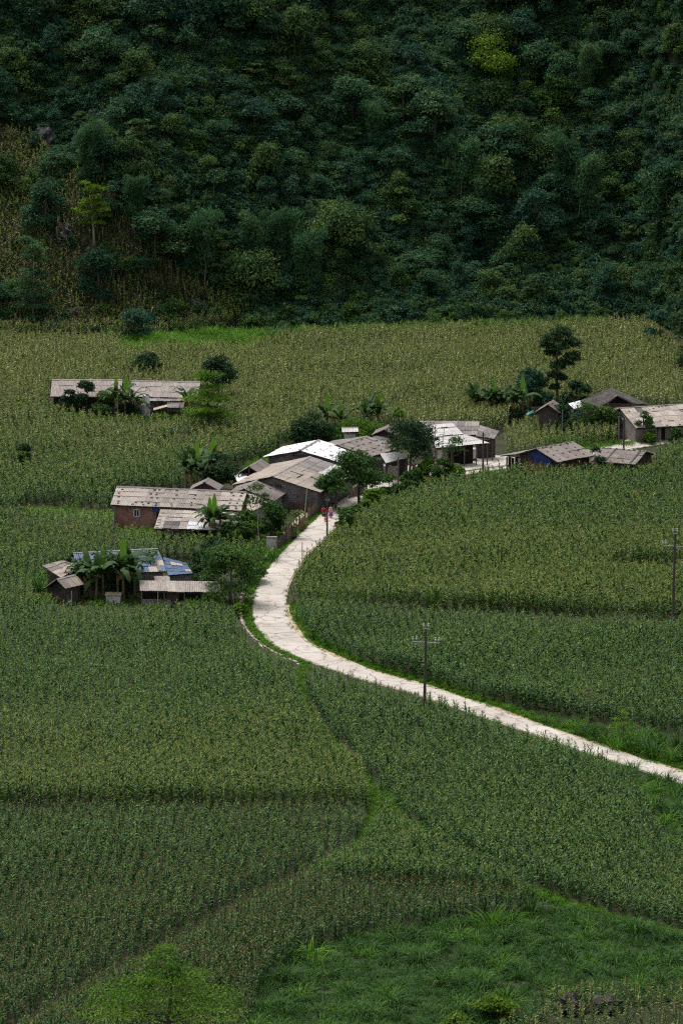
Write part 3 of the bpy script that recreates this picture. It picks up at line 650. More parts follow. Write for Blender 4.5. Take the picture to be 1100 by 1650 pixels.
# -- brown roof beyond it, and the little old house behind
d = gable_house('brown_roof_house', 'brown roofed house with rows of weights behind the white roof', (543, 717), (591.3, 702.8), 4.0, 3.0, E0=(597, 735.5), sheet='sheet_brown', wall='grey_plaster', length=1.6)
patches(d['roof'], d['r0'], d['r1'], d['e1'], d['e0'], rows([.1, .3, .5, .7, .9], [.1, .35, .6, .85], .025), size=(.42, .17))
lean_to(d['root'], 'front_roof', [(560, 729, 2.75), (613, 729, 2.85), (612, 741, 2.3), (558, 747, 2.2)], 'sheet_white', (.1, .5, .9))
d = gable_house('old_small_house', 'little dark roofed house with gable half hidden by the shade tree', (618.5, 692.5), (626, 684.5), 4.4, 3.7, w=1.5, E0=None, sheet='sheet_brown', wall='dark_timber', inset=.25)
lean_to(d['root'], 'lower_roof', [(600, 704, 3.6), (625, 700, 3.6), (629, 712, 3.1), (612, 717, 3.1)], 'sheet_old', (.9,))
d = gable_house('garden_hut', 'tiny white roofed hut among the bananas behind the village', (550, 689), (576, 688.6), 2.6, 2.2, w=1.1, sheet='sheet_dull_white', wall='plaster', cat='hut', inset=.2)

# -- small open workshop with pale roof, cement tank
ws = thing('open_workshop', 'open sided workshop with pale sagging roof above the cement tank', 'workshop', plane_at(635, 760))
lean_to(ws, 'roof', [(612, 731, 3.4), (646, 728, 3.4), (655, 738, 2.7), (621, 746, 2.6)], 'sheet_dull_white', (.02, .98), length=1.6)
panel(ws, 'back_wall', plane_at(622, 772), plane_at(656, 768), 0, 2.3, 'dark_timber')
tk = thing('cement_tank', 'square grey cement water tank with white lid below the workshop roof', 'tank', plane_at(628, 770))
p = plane_at(628, 770); mb = MB(); mb.box(p, 1.7, 1.5, 1.55, .1); mb.build('body', 'pink_plaster', tk)
mb = MB(); mb.box((p[0] - .35, p[1], 1.56), .95, 1.35, .09, .1); mb.build('lid', 'white_tin', tk)

# -- white roofed farmhouse at the right of the shade tree
M = thing('farmhouse', 'farmhouse with two-pitched dull white front roof and grey rear roof', 'house', plane_at(735, 728))
rear = [(676, 678, 4.05), (771.5, 679, 4.0), (771, 701, 2.85), (676, 701, 2.85)]
r, Q = lean_to(M, 'rear_roof', rear, 'sheet_grey', (), length=1.3, pick=lambda s, t: 'sheet_beige' if .8 < s < .95 and t < .5 else None)
lean_to(M, 'side_roof', [(773, 685, 3.85), (804, 694.5, 3.2), (795.5, 707, 2.75), (766, 703, 3.0)], 'sheet_grey', (.9,), length=1.3)
r1_, Q1 = lean_to(M, 'upper_roof', [(690, 685, 4.2), (728.5, 681.8, 4.37), (746, 699, 3.65), (694, 704, 3.35)], 'sheet_dull_white', (), length=1.4)
r2_, Q2 = lean_to(M, 'porch_roof', [(694, 703.5, 3.35), (746, 698.5, 3.65), (788, 713.5, 2.95), (702, 722, 2.5)], 'sheet_dull_white', (.02, .3, .55, .78, .99), length=1.3)
patches(r1_, *Q1, [(.55, .35)], size=(.9, .14))
A, B, C, D = Q2
wq = lambda s, t: (A * (1 - s) + B * s) * (1 - t) + (D * (1 - s) + C * s) * t
panel(M, 'wall', wq(.02, .45), wq(.35, .45), 0, 2.7, 'grey_plaster', .15)
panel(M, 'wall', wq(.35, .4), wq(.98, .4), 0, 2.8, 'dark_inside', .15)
panel(M, 'side_wall', plane_at(768, 739), plane_at(797, 737), 0, 2.3, 'dark_timber', .12)
panel(M, 'corner_wall', wq(.03, .8), wq(.14, .8), 0, 2.1, 'plaster', .15)
tkr = thing('water_drum', 'upright white water drum on a low stand under the porch roof', 'drum', plane_at(763, 742))
p = plane_at(763, 742); mb = MB(); mb.box(p, .75, .75, .3); mb.build('stand', 'dark_timber', tkr)
mb = MB(); mb.tube([(p[0], p[1], .3), (p[0], p[1], 1.45), (p[0], p[1], 1.55), (p[0], p[1], 1.62)], [.37, .38, .3, .12], 12); mb.build('body', 'porcelain', tkr)
fr = thing('yard_rail', 'rough pole railing along the yard of the white roofed farmhouse', 'fence', plane_at(705, 745))
for u, v in ((686, 745), (705, 746), (722, 747), (738, 748)):
    p = plane_at(u, v); mb = MB(); mb.tube([p, p + (0, 0, 1.15)], [.06, .05], 6); mb.build('post', 'timber', fr)
mb = MB(); mb.tube([plane_at(684, 745, .95), plane_at(740, 748, 1.0)], [.05, .04], 6); mb.build('rail', 'pale_timber', fr)
bd = MB(); p = plane_at(703, 748); bd.box(p, .9, .08, 1.15, .1); tag(bd.build('board', 'pale_timber'), 'pale board leaning by the yard railing', 'board')

# -- low house with the blue gable and its right-hand neighbour
d = gable_house('blue_gable_house', 'low brown roofed house with blue tarpaulin in its gable above the maize', (862.8, 722.7), (922.9, 711.5), 3.7, 2.5, E0=(897.5, 744.5), sheet='sheet_brown', wall='dark_timber', length=1.6, gin=.5)
patches(d['roof'], d['r0'], d['r1'], d['e1'], d['e0'], rows([.12, .35, .58, .8], [.1, .35, .6, .85], .03), size=(.32, .15))
patches(d['roof'], d['r0'], d['r1'], d['e1'], d['e0'], [(s, .03) for s in (.05, .15, .25, .4, .5, .65, .8, .9)], size=(.3, .12))
g = MB(); P0, P1 = on_gable(d, -1.0, 1.5, .17), on_gable(d, 2.5, 1.5, .17)
ap = on_gable(d, 0, 3.45, .17); g.poly([P0, P1, on_gable(d, 2.4, 2.5, .17), ap, on_gable(d, -1.0, 3.0, .17)], [(0, 1, 2, 3, 4)]); g.build('gable_tarpaulin', 'blue_tarp', d['root'])
planks(d['root'], 'straw_screen', on_gable(d, -2.2, 0, .2), on_gable(d, 3.0, 0, .2), 0, 1.9, 'rust_straw', .2, .4)
planks(d['root'], 'straw_screen', on_front(d, .2, 0, .15), on_front(d, d['L'] - .8, 0, .15), 0, 1.8, 'rust_straw', .2, .3)
ext = -d['t'] * 2.5 + np.array([0, 0, -.5]); lr = deck(d['root'], 'lean_to_roof', [(d['l0'], d['l1'], d['l1'] + ext, d['l0'] + ext)])
roof_sheets(lr, d['l0'], d['l1'], d['l1'] + ext, d['l0'] + ext, 'sheet_brown', length=1.2)
planks(d['root'], 'side_boards', plane_at(815, 762), plane_at(842, 760), 0, 1.9, 'dark_timber')
d = gable_house('tool_shed', 'small brown roofed shed with dark right gable beside the lane', (968.6, 721), (1040.5, 727), 3.5, 2.45, w=3.6, sheet='sheet_brown', wall='dark_timber', length=1.5, wl=3.0, cat='shed', pick=lambda s, t: None)
patches(d['roof'], d['r0'], d['r1'], d['e1'], d['e0'], [(s, .03) for s in (.05, .2, .34, .5, .62, .74, .86, .95)], size=(.36, .16))
b = MB()
for s in (.33, .88): b.bar(d['r0'] * (1 - s) + d['r1'] * s + (0, 0, .06), d['e0'] * (1 - s) + d['e1'] * s + (0, 0, .06), .2, .05)
b.build('roof_batten', 'tar_patch', d['roof'])
planks(d['root'], 'gable_boards', d['c'][1] + d['a'] * .1, d['c'][2] + d['a'] * .1, 0, 1.9, 'timber', .3, .3)

# -- long tan roofed house at the right edge, old wooden house behind it
def pk7(s, t):
    if t < .3 and (.2 < s < .3): return 'sheet_old'
    if RNG.random() < .18: return 'sheet_cream'
    return None
d = gable_house('long_tan_house', 'long house with mottled tan roof and double door at the right edge', (997.5, 657.6), (1098, 651), 3.7, 2.0, wl=3.6, E0=(1028, 690), sheet=['sheet_tan', 'sheet_beige', 'sheet_tan'], wall='pink_plaster', length=1.35, pick=pk7, inset=1.0)
patches(d['roof'], d['r0'], d['r1'], d['e1'], d['e0'], [(.1, .2), (.5, .15), (.45, .75), (.6, .08), (.66, .05), (.72, .04)] + [(s, .97) for s in (.3, .5, .7, .8)], size=(.3, .2))
fr_ = d['root']; a_, t_ = d['a'], d['t']
def fpx(u): # metres along the front wall where picture column u falls
    best = min(np.arange(0, d['L'] - .7, .05), key=lambda s: abs(proj(on_front(d, s, 1.2))[0] - u)); return best
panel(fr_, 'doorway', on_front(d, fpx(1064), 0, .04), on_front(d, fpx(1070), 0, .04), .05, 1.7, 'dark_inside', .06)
for ua, ub in ((1058.5, 1064), (1070.5, 1077)):
    s0, s1 = fpx(ua), fpx(ub); dr = panel(fr_, 'door', on_front(d, s0, 0, .09), on_front(d, s1, 0, .09), .05, 1.7, 'pale_timber', .06)
    for z in (.2, .7, 1.2): panel(dr, 'door_panel', on_front(d, s0 + .08, 0, .13), on_front(d, s1 - .08, 0, .13), z, z + .38, 'pink_plaster', .03)
window(fr_, on_front(d, fpx(1053), .9, .05), a_, t_, .5, .65, 'whitewash', 0)
panel(fr_, 'shutter', on_front(d, fpx(1057), 0, .05), on_front(d, fpx(1058.5), 0, .05), .9, 1.6, 'dark_timber', .06)
p = on_front(d, fpx(1085), 1.2, .2); mb = MB(); mb.box(p, .5, .12, .4, .3)
tag(mb.build('hanging_bag', 'green_paint'), 'bright green bag hanging on the front wall of the tan roofed house', 'bag')
lean_to(d['root'], 'side_roof', [(985, 658, 3.2), (997, 656, 3.4), (1007, 671.5, 2.7), (1003, 677, 2.3)], 'sheet_old', (), length=1.2)
lean_to(d['root'], 'rear_roof', [(1083, 656, 3.4), (1100, 662, 3.2), (1112, 676, 2.4), (1095, 673, 2.4)], 'sheet_grey', (), length=1.2)
o = thing('old_wooden_house', 'dark weathered wooden house with steep shingle roof and open gable', 'house', plane_at(990, 687))
Ra, Rb = plane_at(983.5, 624.5, 4.4), plane_at(994.5, 637.5, 4.25)
La_, Lb = plane_at(934, 646, 2.6), plane_at(966, 656.5, 2.7); Rc, Rd = plane_at(1042, 652, 2.5), plane_at(1018, 650, 3.2)
rf = deck(o, 'roof', [(Ra, Rb, Lb, La_), (Rb, Ra, Rc, Rd)])
roof_sheets(rf, Ra, Rb, Lb, La_, 'sheet_old', width=.6, length=.7); roof_sheets(rf, Rb, Ra, Rc, Rd, 'sheet_old', width=.6, length=.7)
panel(o, 'wall', plane_at(970, 687), plane_at(1016, 687), 0, 2.6, 'dark_timber', .15)
planks(o, 'gable_boards', plane_at(970.5, 688), plane_at(1015.5, 688), 1.4, 3.1, 'timber', .26, .03)
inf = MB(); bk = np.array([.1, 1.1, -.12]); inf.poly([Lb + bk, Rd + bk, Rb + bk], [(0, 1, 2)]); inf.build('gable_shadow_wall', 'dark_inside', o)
panel(o, 'side_wall', plane_at(970, 687), plane_at(942, 679), 0, 2.4, 'dark_timber', .15)
g = MB(); g.poly([plane_at(1032, 650.5, 2.8), plane_at(1038, 648, 3.0), plane_at(1048, 652, 2.5), plane_at(1042, 654, 2.3)], [(0, 1, 2, 3)]); g.build('ridge_sheet', 'white_tin', rf)
d = gable_house('small_shed', 'small shed with dark open gable between the bananas and the old wooden house', (882, 652), (891, 644.5), 4.0, 3.0, w=2.2, E0=(905, 662), sheet='sheet_brown', wall='dark_timber', cat='shed', inset=.25)
g = MB(); g.poly([plane_at(858, 661, 2.9), plane_at(860, 664, 2.7), plane_at(849, 669, 2.2), plane_at(847, 666.5, 2.3)], [(0, 1, 2, 3), (3, 2, 1, 0)][:1]); tarp = g.build('tarpaulin', 'teal_tarp', d['root'])
sh = thing('pale_blue_hut', 'hut with pale blue tin roof beside the old wooden house', 'hut', plane_at(928, 692))
lean_to(sh, 'roof', [(915, 650.5, 3.3), (934, 645.5, 3.5), (937, 654.5, 3.15), (924, 659.5, 2.9)], 'sheet_clear', (.05, .95), length=1.4)
panel(sh, 'wall', plane_at(923, 692), plane_at(938, 691), 0, 2.5, 'blue_cloth', .1)

# -- blue roofed farm in the left foreground of the village
def pkb(s, t):
    if .53 < s < .58: return 'sheet_grey'
    if t > .6 and s > .75 and RNG.random() < .2: return 'sheet_cream'
    return None
d = gable_house('blue_roof_house', 'house with faded blue corrugated roof behind the tall bananas', (118, 891), (254.9, 883.7), 4.1, 2.4, w=4.2, sheet='sheet_blue', wall='grey_plaster', pick=pkb, length=1.2)
rb = MB(); rb.bar(d['r0'] * .08 + d['r1'] * .92 + (0, 0, .06), d['e0'] * .08 + d['e1'] * .92 + (0, 0, .06), .3, .05); rb.build('roof_batten', 'sheet_brown', d['roof'])
def pke(s, t): return 'sheet_cream' if RNG.random() < .1 else None
lean_to(d['root'], 'side_roof', [(263, 897.5, 3.3), (300, 907, 3.0), (311, 924, 2.3), (271, 927, 2.3)], 'sheet_blue', (.98,), pick=pke, length=1.0, width=.8)
panel(d['root'], 'side_wall', plane_at(274, 957), plane_at(309, 955), 0, 2.15, 'grey_plaster', .15)
lean_to(d['root'], 'front_roof', [(248, 928.5, 2.3), (272, 928, 2.3), (272, 936, 2.0), (250, 936.5, 2.0)], 'sheet_beige', ())
fs = thing('front_shed', 'low open shed with long beige roof in front of the blue roofed house', 'shed', plane_at(270, 975))
lean_to(fs, 'roof', [(225, 935.5, 2.5), (354, 937, 2.5), (356, 955, 1.85), (226, 951.5, 1.85)], 'sheet_beige', (.02, .3, .55, .78, .98), length=1.6)
panel(fs, 'back_wall', plane_at(228, 966), plane_at(352, 968), 0, 2.1, 'dark_inside', .1)  # near-black sheet paints the shade under the open shed roof
panel(fs, 'low_wall', plane_at(228, 976), plane_at(276, 977), 0, .75, 'grey_plaster', .15)
panel(fs, 'crate_stack', plane_at(270, 975), plane_at(288, 976), 0, 1.4, 'timber', .6)
lw = thing('brown_roof_wing', 'sagging brown roofed outbuilding left of the blue roof', 'shed', plane_at(100, 948))
lean_to(lw, 'roof', [(68, 911, 2.9), (101, 903, 3.5), (132, 911, 3.2), (99, 931, 2.4)], ['sheet_brown', 'sheet_tan'], (), length=1.2)
planks(lw, 'gable_boards', plane_at(102, 950), plane_at(119, 947), 0, 3.4, 'dark_timber')
panel(lw, 'wall', plane_at(78, 955), plane_at(99, 963), 0, 2.5, 'dark_timber')
panel(lw, 'wall', plane_at(99, 963), plane_at(130, 955), 0, 2.5, 'dark_timber')
d = gable_house('pig_shed', 'small open gabled shed with brown roof at the left of the bananas', (91, 933), (122, 925.5), 2.9, 2.0, E0=(109, 947.5), sheet=['sheet_brown', 'sheet_tan'], wall='dark_timber', wl=1.7, gin=.8, inset=.25, cat='shed')
bx = thing('cistern', 'low plastered cistern with beige lid between the banana stems', 'tank', plane_at(183, 970))
p = plane_at(183, 970); mb = MB(); mb.box(p, 1.6, 1.3, .85); mb.build('body', 'plaster', bx); mb = MB(); mb.box(p + (0, 0, .86), 1.8, 1.5, .12); mb.build('lid', 'pale_timber', bx)

# -- fences, gate and rubble by the lane
fc = thing('plank_fence', 'ragged dark plank fence and gate beside the lane', 'fence', plane_at(470, 862))
for a, b, h, m in (((447, 886), (462, 874), 1.3, 'dark_timber'), ((462, 874), (474, 866), 1.6, 'timber'), ((482, 858), (492, 851), 1.5, 'rust_straw'), ((496, 838), (512, 826), 1.2, 'timber')):
    planks(fc, 'plank_panel', plane_at(*a), plane_at(*b), 0, h, m, .2, .25)
for u, v in ((447, 886), (462, 874), (474, 866), (482, 858), (492, 851), (512, 826)):
    p = plane_at(u, v); mb = MB(); mb.tube([p, p + (0, 0, 1.9)], [.08, .06], 6); mb.build('post', 'timber', fc)
cw = MB(); pa, pb = plane_at(429, 884), plane_at(446, 884); 
wl_ = thing('garden_wall', 'short rendered wall at the corner of the plank fence', 'wall', pa); panel(wl_, 'wall_body', pa, pb, 0, 1.25, 'plaster', .25); panel(wl_, 'coping', pa, pb, 1.26, 1.4, 'pink_plaster', .4)
gp = thing('gate_panel', 'dark palisade under the shade tree by the lane', 'fence', plane_at(570, 803)); planks(gp, 'palisade', plane_at(562, 804), plane_at(590, 797), 0, 1.35, 'timber', .2, .2)

# ------------------------------------------------------------------ poles
def line_pole(u, v, top_v, label):
    b = at(u, v); h = 0
    for h in np.arange(6, 14, .02):
        if proj(b + (0, 0, h))[1] <= top_v: break
    t = thing('power_pole', label, 'pole', b, 'line poles in the maize')
    lean = np.array([.15, 0, 0]); up = np.array([0, 0, 1.0])
    mb = MB(); mb.tube([b, b + up * h * .5 + lean * .5, b + up * (h - .55) + lean], [.17, .14, .10], 10); mb.build('shaft', 'pole_timber', t)
    c = b + up * (h - 1.95) + lean; ca = np.array([.97, -.24, 0])
    mb = MB(); mb.bar(c - ca * 1.35, c + ca * 1.35, .1, .12); arm = mb.build('crossarm', 'galvanised', t)
    for s in (-1, 1):
        mb = MB(); mb.bar(c + ca * s * .62, c - up * .62 + ca * s * .05, .05, .05); mb.build('brace', 'galvanised', arm)
    mb = MB(); c2 = b + up * (h - .55) + lean; mb.bar(c2 - ca * .28, c2 + ca * .28, .08, .1); top = mb.build('top_bracket', 'galvanised', t)
    for base, offs, par in ((c, (-1.33, -.95, .98, 1.33), arm), (c2, (-.24, .24), top)):
        for s in offs:
            q = base + ca * s + up * .08; mb = MB(); mb.tube([q, q + up * .12, q + up * .16, q + up * .30, q + up * .34, q + up * .50], [.03, .04, .10, .11, .075, .07], 8); mb.build('insulator', 'porcelain', par)
line_pole(683, 1165, 1005, 'tall dark power pole with crossarm in the maize before the lane')
line_pole(1083, 1003, 852, 'tall dark power pole with crossarm near the right edge by the green patch')
def small_pole(u, v, top_v, r, mat, label, lean=0.0, cat='pole', name='village_pole'):
    b = at(u, v)
    for h in np.arange(.8, 12, .02):
        if proj(b + (0, 0, h))[1] <= top_v: break
    t = thing(name, label, cat, b, None); l = np.array([lean, 0, 0])
    mb = MB(); mb.tube([b, b + (0, 0, h * .5) + l * .5, b + (0, 0, h) + l], [r, r * .88, r * .72], 8); mb.build('shaft', mat, t)
    if r > .09:
        c = b + (0, 0, h - .35) + l; mb = MB(); mb.bar(c - (.22, 0, 0), c + (.22, 0, 0), .06, .06); br = mb.build('bracket', 'galvanised', t)
        for s in (-.18, .18):
            mb = MB(); q = c + (s, -.02, .03); mb.tube([q, q + (0, 0, .14)], [.04, .05], 6); mb.build('insulator', 'porcelain', br)
small_pole(527, 865, 802, .11, 'pole_timber', 'dark pole at the lane edge where the villagers stand')
small_pole(641, 806, 736, .12, 'pole_concrete', 'grey concrete pole beside the cement tank')
small_pole(777.5, 775, 697, .13, 'pole_timber', 'dark pole in front of the white roofed farmhouse porch')
small_pole(1004, 728, 672, .12, 'pole_timber', 'dark pole beside the small brown shed and the lane')
small_pole(996, 714, 671, .09, 'pole_concrete', 'pale slim pole before the long tan roofed house')
small_pole(905, 712, 661, .09, 'pole_concrete', 'pale slim pole in the maize below the small shed')
small_pole(930, 712, 671, .06, 'pole_concrete', 'thin grey pole in the maize below the old wooden house')
small_pole(487, 910, 874, .06, 'pole_concrete', 'short grey post at the maize edge beside the lane')
small_pole(708, 755, 690, .05, 'pale_timber', 'tall leaning bamboo pole before the dull white roof', .55)
small_pole(334, 936, 873, .05, 'pale_timber', 'tall leaning bamboo pole in the shrubs by the blue roof', -1.0)
small_pole(490, 838, 786, .07, 'pale_timber', 'leaning timber post against the gable of the block house', .35)
small_pole(391, 978, 930, .05, 'pole_concrete', 'slim grey post at the ditch slab by the bend')
small_pole(378, 975, 950, .05, 'pale_timber', 'short leaning stake under the shrubs by the bend', -.4)
small_pole(255, 990, 953, .05, 'pale_timber', 'pale stake standing before the low open shed')
small_pole(116, 982, 953, .06, 'pale_timber', 'pale stake in the maize before the bananas')
small_pole(190, 690, 637, .07, 'pole_concrete', 'thin pale pole beside the bananas of the far sheds')

# ------------------------------------------------------------------ vegetation meshes
def np_mesh(name, V, Q, mats, tint, fmat=None, smooth=False):
    me = bpy.data.meshes.new(name); V = np.asarray(V, np.float32); Q = np.asarray(Q, np.int32); k = Q.shape[1]
    me.vertices.add(len(V)); me.vertices.foreach_set('co', V.ravel())
    me.loops.add(Q.size); me.loops.foreach_set('vertex_index', Q.ravel())
    me.polygons.add(len(Q)); me.polygons.foreach_set('loop_start', np.arange(0, Q.size, k, dtype=np.int32)); me.polygons.foreach_set('loop_total', np.full(len(Q), k, np.int32))
    for m in mats: me.materials.append(MATS[m])
    if fmat is not None: me.polygons.foreach_set('material_index', np.asarray(fmat, np.int32))
    if smooth: me.polygons.foreach_set('use_smooth', np.ones(len(Q), bool))
    me.update(calc_edges=True)
    a = me.attributes.new('tint', 'FLOAT', 'POINT'); a.data.foreach_set('value', np.asarray(tint, np.float32))
    return me
def unit(v): return v / (np.linalg.norm(v, axis=-1, keepdims=True) + 1e-9)
def leaf_cloud(P, Nn, size, rng, aspect=.55, droop=0.0, fold=.25):
    """Rhombic leaves, each a folded pair of triangles drawn as one quad, at P facing Nn."""
    n = len(P); r = unit(rng.normal(size=(n, 3))); d = unit(r - (r * Nn).sum(1, keepdims=True) * Nn)
    if droop: d = unit(d + np.array([0, 0, -droop]))
    s = np.cross(Nn, d); l = (size * rng.uniform(.6, 1.35, n))[:, None]; w = l * aspect
    a = P - d * l * .5; c = P + d * l * .5 - Nn * l * fold * .5; b = P + s * w * .5 - Nn * l * fold * .3; e = P - s * w * .5 - Nn * l * fold * .3
    V = np.stack([a, b, c, e], 1).reshape(-1, 3); Q = np.arange(4 * n).reshape(-1, 4)
    return V, Q
def crown_mesh(name, clumps, n, size, mat, rng, upw=.55, rnd=.55, inner=.45, aspect=.55, droop=0.0, ct=.3, out=.12):
    C = np.array(clumps, float); wt = (C[:, 3] * C[:, 4] * C[:, 5]) ** .62; k = rng.choice(len(C), n, p=wt / wt.sum())
    d = unit(rng.normal(size=(n, 3))); d[:, 2] = np.where(d[:, 2] < -.35, -d[:, 2], d[:, 2])
    rad = inner + (1 - inner) * rng.random(n) ** .55; rad = np.where(rng.random(n) < out, rad * rng.uniform(1.0, 1.4, n), rad)
    rough = 1 + .22 * np.sin(d[:, 0] * 7 + k) * np.sin(d[:, 1] * 6 + 2 * k) + .15 * np.sin(d[:, 2] * 9 + d[:, 0] * 5 + k)
    P = C[k, :3] + d * C[k, 3:6] * (rad * rough)[:, None]
    Nn = unit(d * .6 + np.array([0, 0, upw]) + rng.normal(size=(n, 3)) * rnd)
    V, Q = leaf_cloud(P, Nn, size, rng, aspect, droop)
    ctint = rng.random(len(C)); t = np.clip(.5 + (ctint[k] - .5) * 2 * ct + rng.normal(0, .22, n), 0, 1)
    return np_mesh(name, V, Q, [mat], np.repeat(t, 4))
def trunk_mesh(name, h, r, limbs, rng, mat, bend=.25):
    mb = MB(); pts = []; n = 6
    bx, by = rng.uniform(-bend, bend, 2)
    for i in range(n):
        f = i / (n - 1); pts.append(np.array([bx * f * f * h * .3 + rng.normal(0, .02), by * f * f * h * .3 + rng.normal(0, .02), f * h - (.6 if i == 0 else 0)]))
    mb.tube(pts, [r * (1.25 if i == 0 else 1 - .6 * i / (n - 1)) for i in range(n)], 7)
    for L in limbs:
        L = np.array(L[:3]); f = np.clip((L[2] / h) * .75, .25, .95); k = f * (n - 1); i = int(k); s = pts[i] * (1 - (k - i)) + pts[min(i + 1, n - 1)] * (k - i)
        m = (s + L) / 2 + np.array([0, 0, -.12 * np.linalg.norm(L - s)]); mb.tube([s, m, L], [r * .42, r * .28, r * .1], 5)
    me = bpy.data.meshes.new(name); me.from_pydata([tuple(v) for v in mb.V], [], mb.F); me.materials.append(MATS[mat]); me.polygons.foreach_set('use_smooth', np.ones(len(me.polygons), bool)); return me
def place(name, label, cat, meshes, loc, scale=1.0, rz=0.0, group=None, sz=None):
    o = bpy.data.objects.new(name, None); COL.objects.link(o); o.location = tuple(float(c) for c in loc); o.rotation_euler = (0, 0, rz); o.empty_display_size = .3
    o.scale = (scale, scale, sz or scale); tag(o, label, cat, group)
    for nm, me in meshes:
        c = bpy.data.objects.new(nm, me); COL.objects.link(c); c.parent = o
    return o
def round_clumps(rng, w, h, base, n, cs=.46):
    """Clump centres filling an uneven dome of width w between heights base and h."""
    out = []; R = w / 2; H = h - base
    for i in range(n):
        z = rng.random(); rr = math.sqrt(max(.04, 1 - (z * .93) ** 2)) * rng.uniform(.4, .8) if i else 0
        a = rng.uniform(0, 6.28) + i * 2.4; s = rng.uniform(.65, 1.25) * cs
        out.append((R * rr * math.cos(a), R * rr * math.sin(a), base + H * (.12 + .7 * z if i else .8), R * s, R * s * rng.uniform(.8, 1.1), min(H * .42, R * s * rng.uniform(.6, .9))))
    return out
def layer_clumps(rng, w, h, base, tiers, per, taper=.5, pad=1.0):
    """Flat uneven tiers of foliage pads, widest low down."""
    out = []
    for i in range(tiers):
        z = base + (h - base) * (i + .45) / tiers; R = w / 2 * (1 - taper * (i / max(1, tiers - 1)) ** 1.6) * rng.uniform(.85, 1.1)
        for k in range(per):
            a = k * 6.28 / per + i * 1.1 + rng.uniform(-.5, .5); rr = R * rng.uniform(.35, .7); s = R * rng.uniform(.36, .55) * pad
            out.append((rr * math.cos(a), rr * math.sin(a), z + rng.uniform(-.4, .45) * (h - base) / tiers * 1.25, s, s, (h - base) / tiers * rng.uniform(.16, .26)))
        out.append((rng.normal(0, .2), rng.normal(0, .2), z + .25, R * .5, R * .5, (h - base) / tiers * .28))
    return out
def tree_kind(name, seed, w, h, base, mat, n, size, nclump=12, shape='round', bark='bark', r=.16, **kw):
    rng = np.random.default_rng(seed)
    cl = round_clumps(rng, w, h, base, nclump) if shape == 'round' else layer_clumps(rng, w, h, base, nclump, kw.pop('per', 4), kw.pop('taper', .5), kw.pop('pad', 1.0))
    if shape == 'layer': kw.setdefault('out', .1)
    cm = crown_mesh('crown', cl, n, size, mat, rng, **kw)
    tm = trunk_mesh('trunk', h * (.62 if base < .3 else .82), r, [cl[i] for i in range(0, len(cl), 2)][:7], rng, bark)
    return [('crown', cm), ('trunk', tm)]
def plume_kind(seed, w, h, mat, n, size, stems=8):
    """Bamboo-like clump: many culms arching over into drooping feathery heads."""
    rng = np.random.default_rng(seed); cl = []; mb = MB()
    for i in range(stems):
        a = rng.uniform(0, 6.28); hh = h * rng.uniform(.62, 1.0); rr = w / 2 * rng.uniform(.2, .75)
        base = np.array([rng.normal(0, .35), rng.normal(0, .35), -.4]); tip = np.array([rr * math.cos(a), rr * math.sin(a), hh])
        mid = base * .4 + tip * .25 + np.array([0, 0, hh * .42]); mb.tube([base, mid, tip * .93, tip + np.array([math.cos(a) * .5, math.sin(a) * .5, -.4])], [.06, .05, .03, .01], 5)
        for f in (.35, .55, .75, .93):
            q = base * (1 - f) ** 2 + 2 * mid * f * (1 - f) + tip * f * f; s = w * .17 * rng.uniform(.75, 1.2) * (.7 + .45 * f)
            cl.append((q[0] + rng.normal(0, .2), q[1] + rng.normal(0, .2), q[2], s, s, s * 1.15))
    cm = crown_mesh('crown', cl, n, size, mat, rng, upw=.35, rnd=.5, inner=.4, aspect=.3, droop=.8, ct=.35)
    me = bpy.data.meshes.new('culms'); me.from_pydata([tuple(v) for v in mb.V], [], mb.F); me.materials.append(MATS['pale_bark'])
    return [('crown', cm), ('culms', me)]
def blade_strip(base, dirx, length, width, lift, droop, segs, rng, twist=0.0):
    """Arching strap leaf as a strip of quads; returns verts and quads."""
    up = np.array([0, 0, 1.0]); side = np.cross(dirx, up); side /= np.linalg.norm(side) + 1e-9; V = []
    p = np.array(base, float); ang = lift
    for i in range(segs + 1):
        f = i / segs; w = width * (math.sin(math.pi * min(.97, .12 + f * .86)) ** .8) * .5
        sd = side * math.cos(twist * f) + up * math.sin(twist * f) * .6
        V += [p + sd * w, p - sd * w]
        p = p + (dirx * math.cos(ang) + up * math.sin(ang)) * length / segs; ang -= droop / segs
    return V, [(2 * i, 2 * i + 1, 2 * i + 3, 2 * i + 2) for i in range(segs)]
def strips_mesh(name, items, mats):
    V, Q, T, M = [], [], [], []
    for (v, q, t, m) in items:
        k = len(V); V += list(v); Q += [tuple(i + k for i in f) for f in q]; T += [t] * len(v); M += [m] * len(q)
    return np_mesh(name, np.array(V), np.array(Q), mats, T, M)
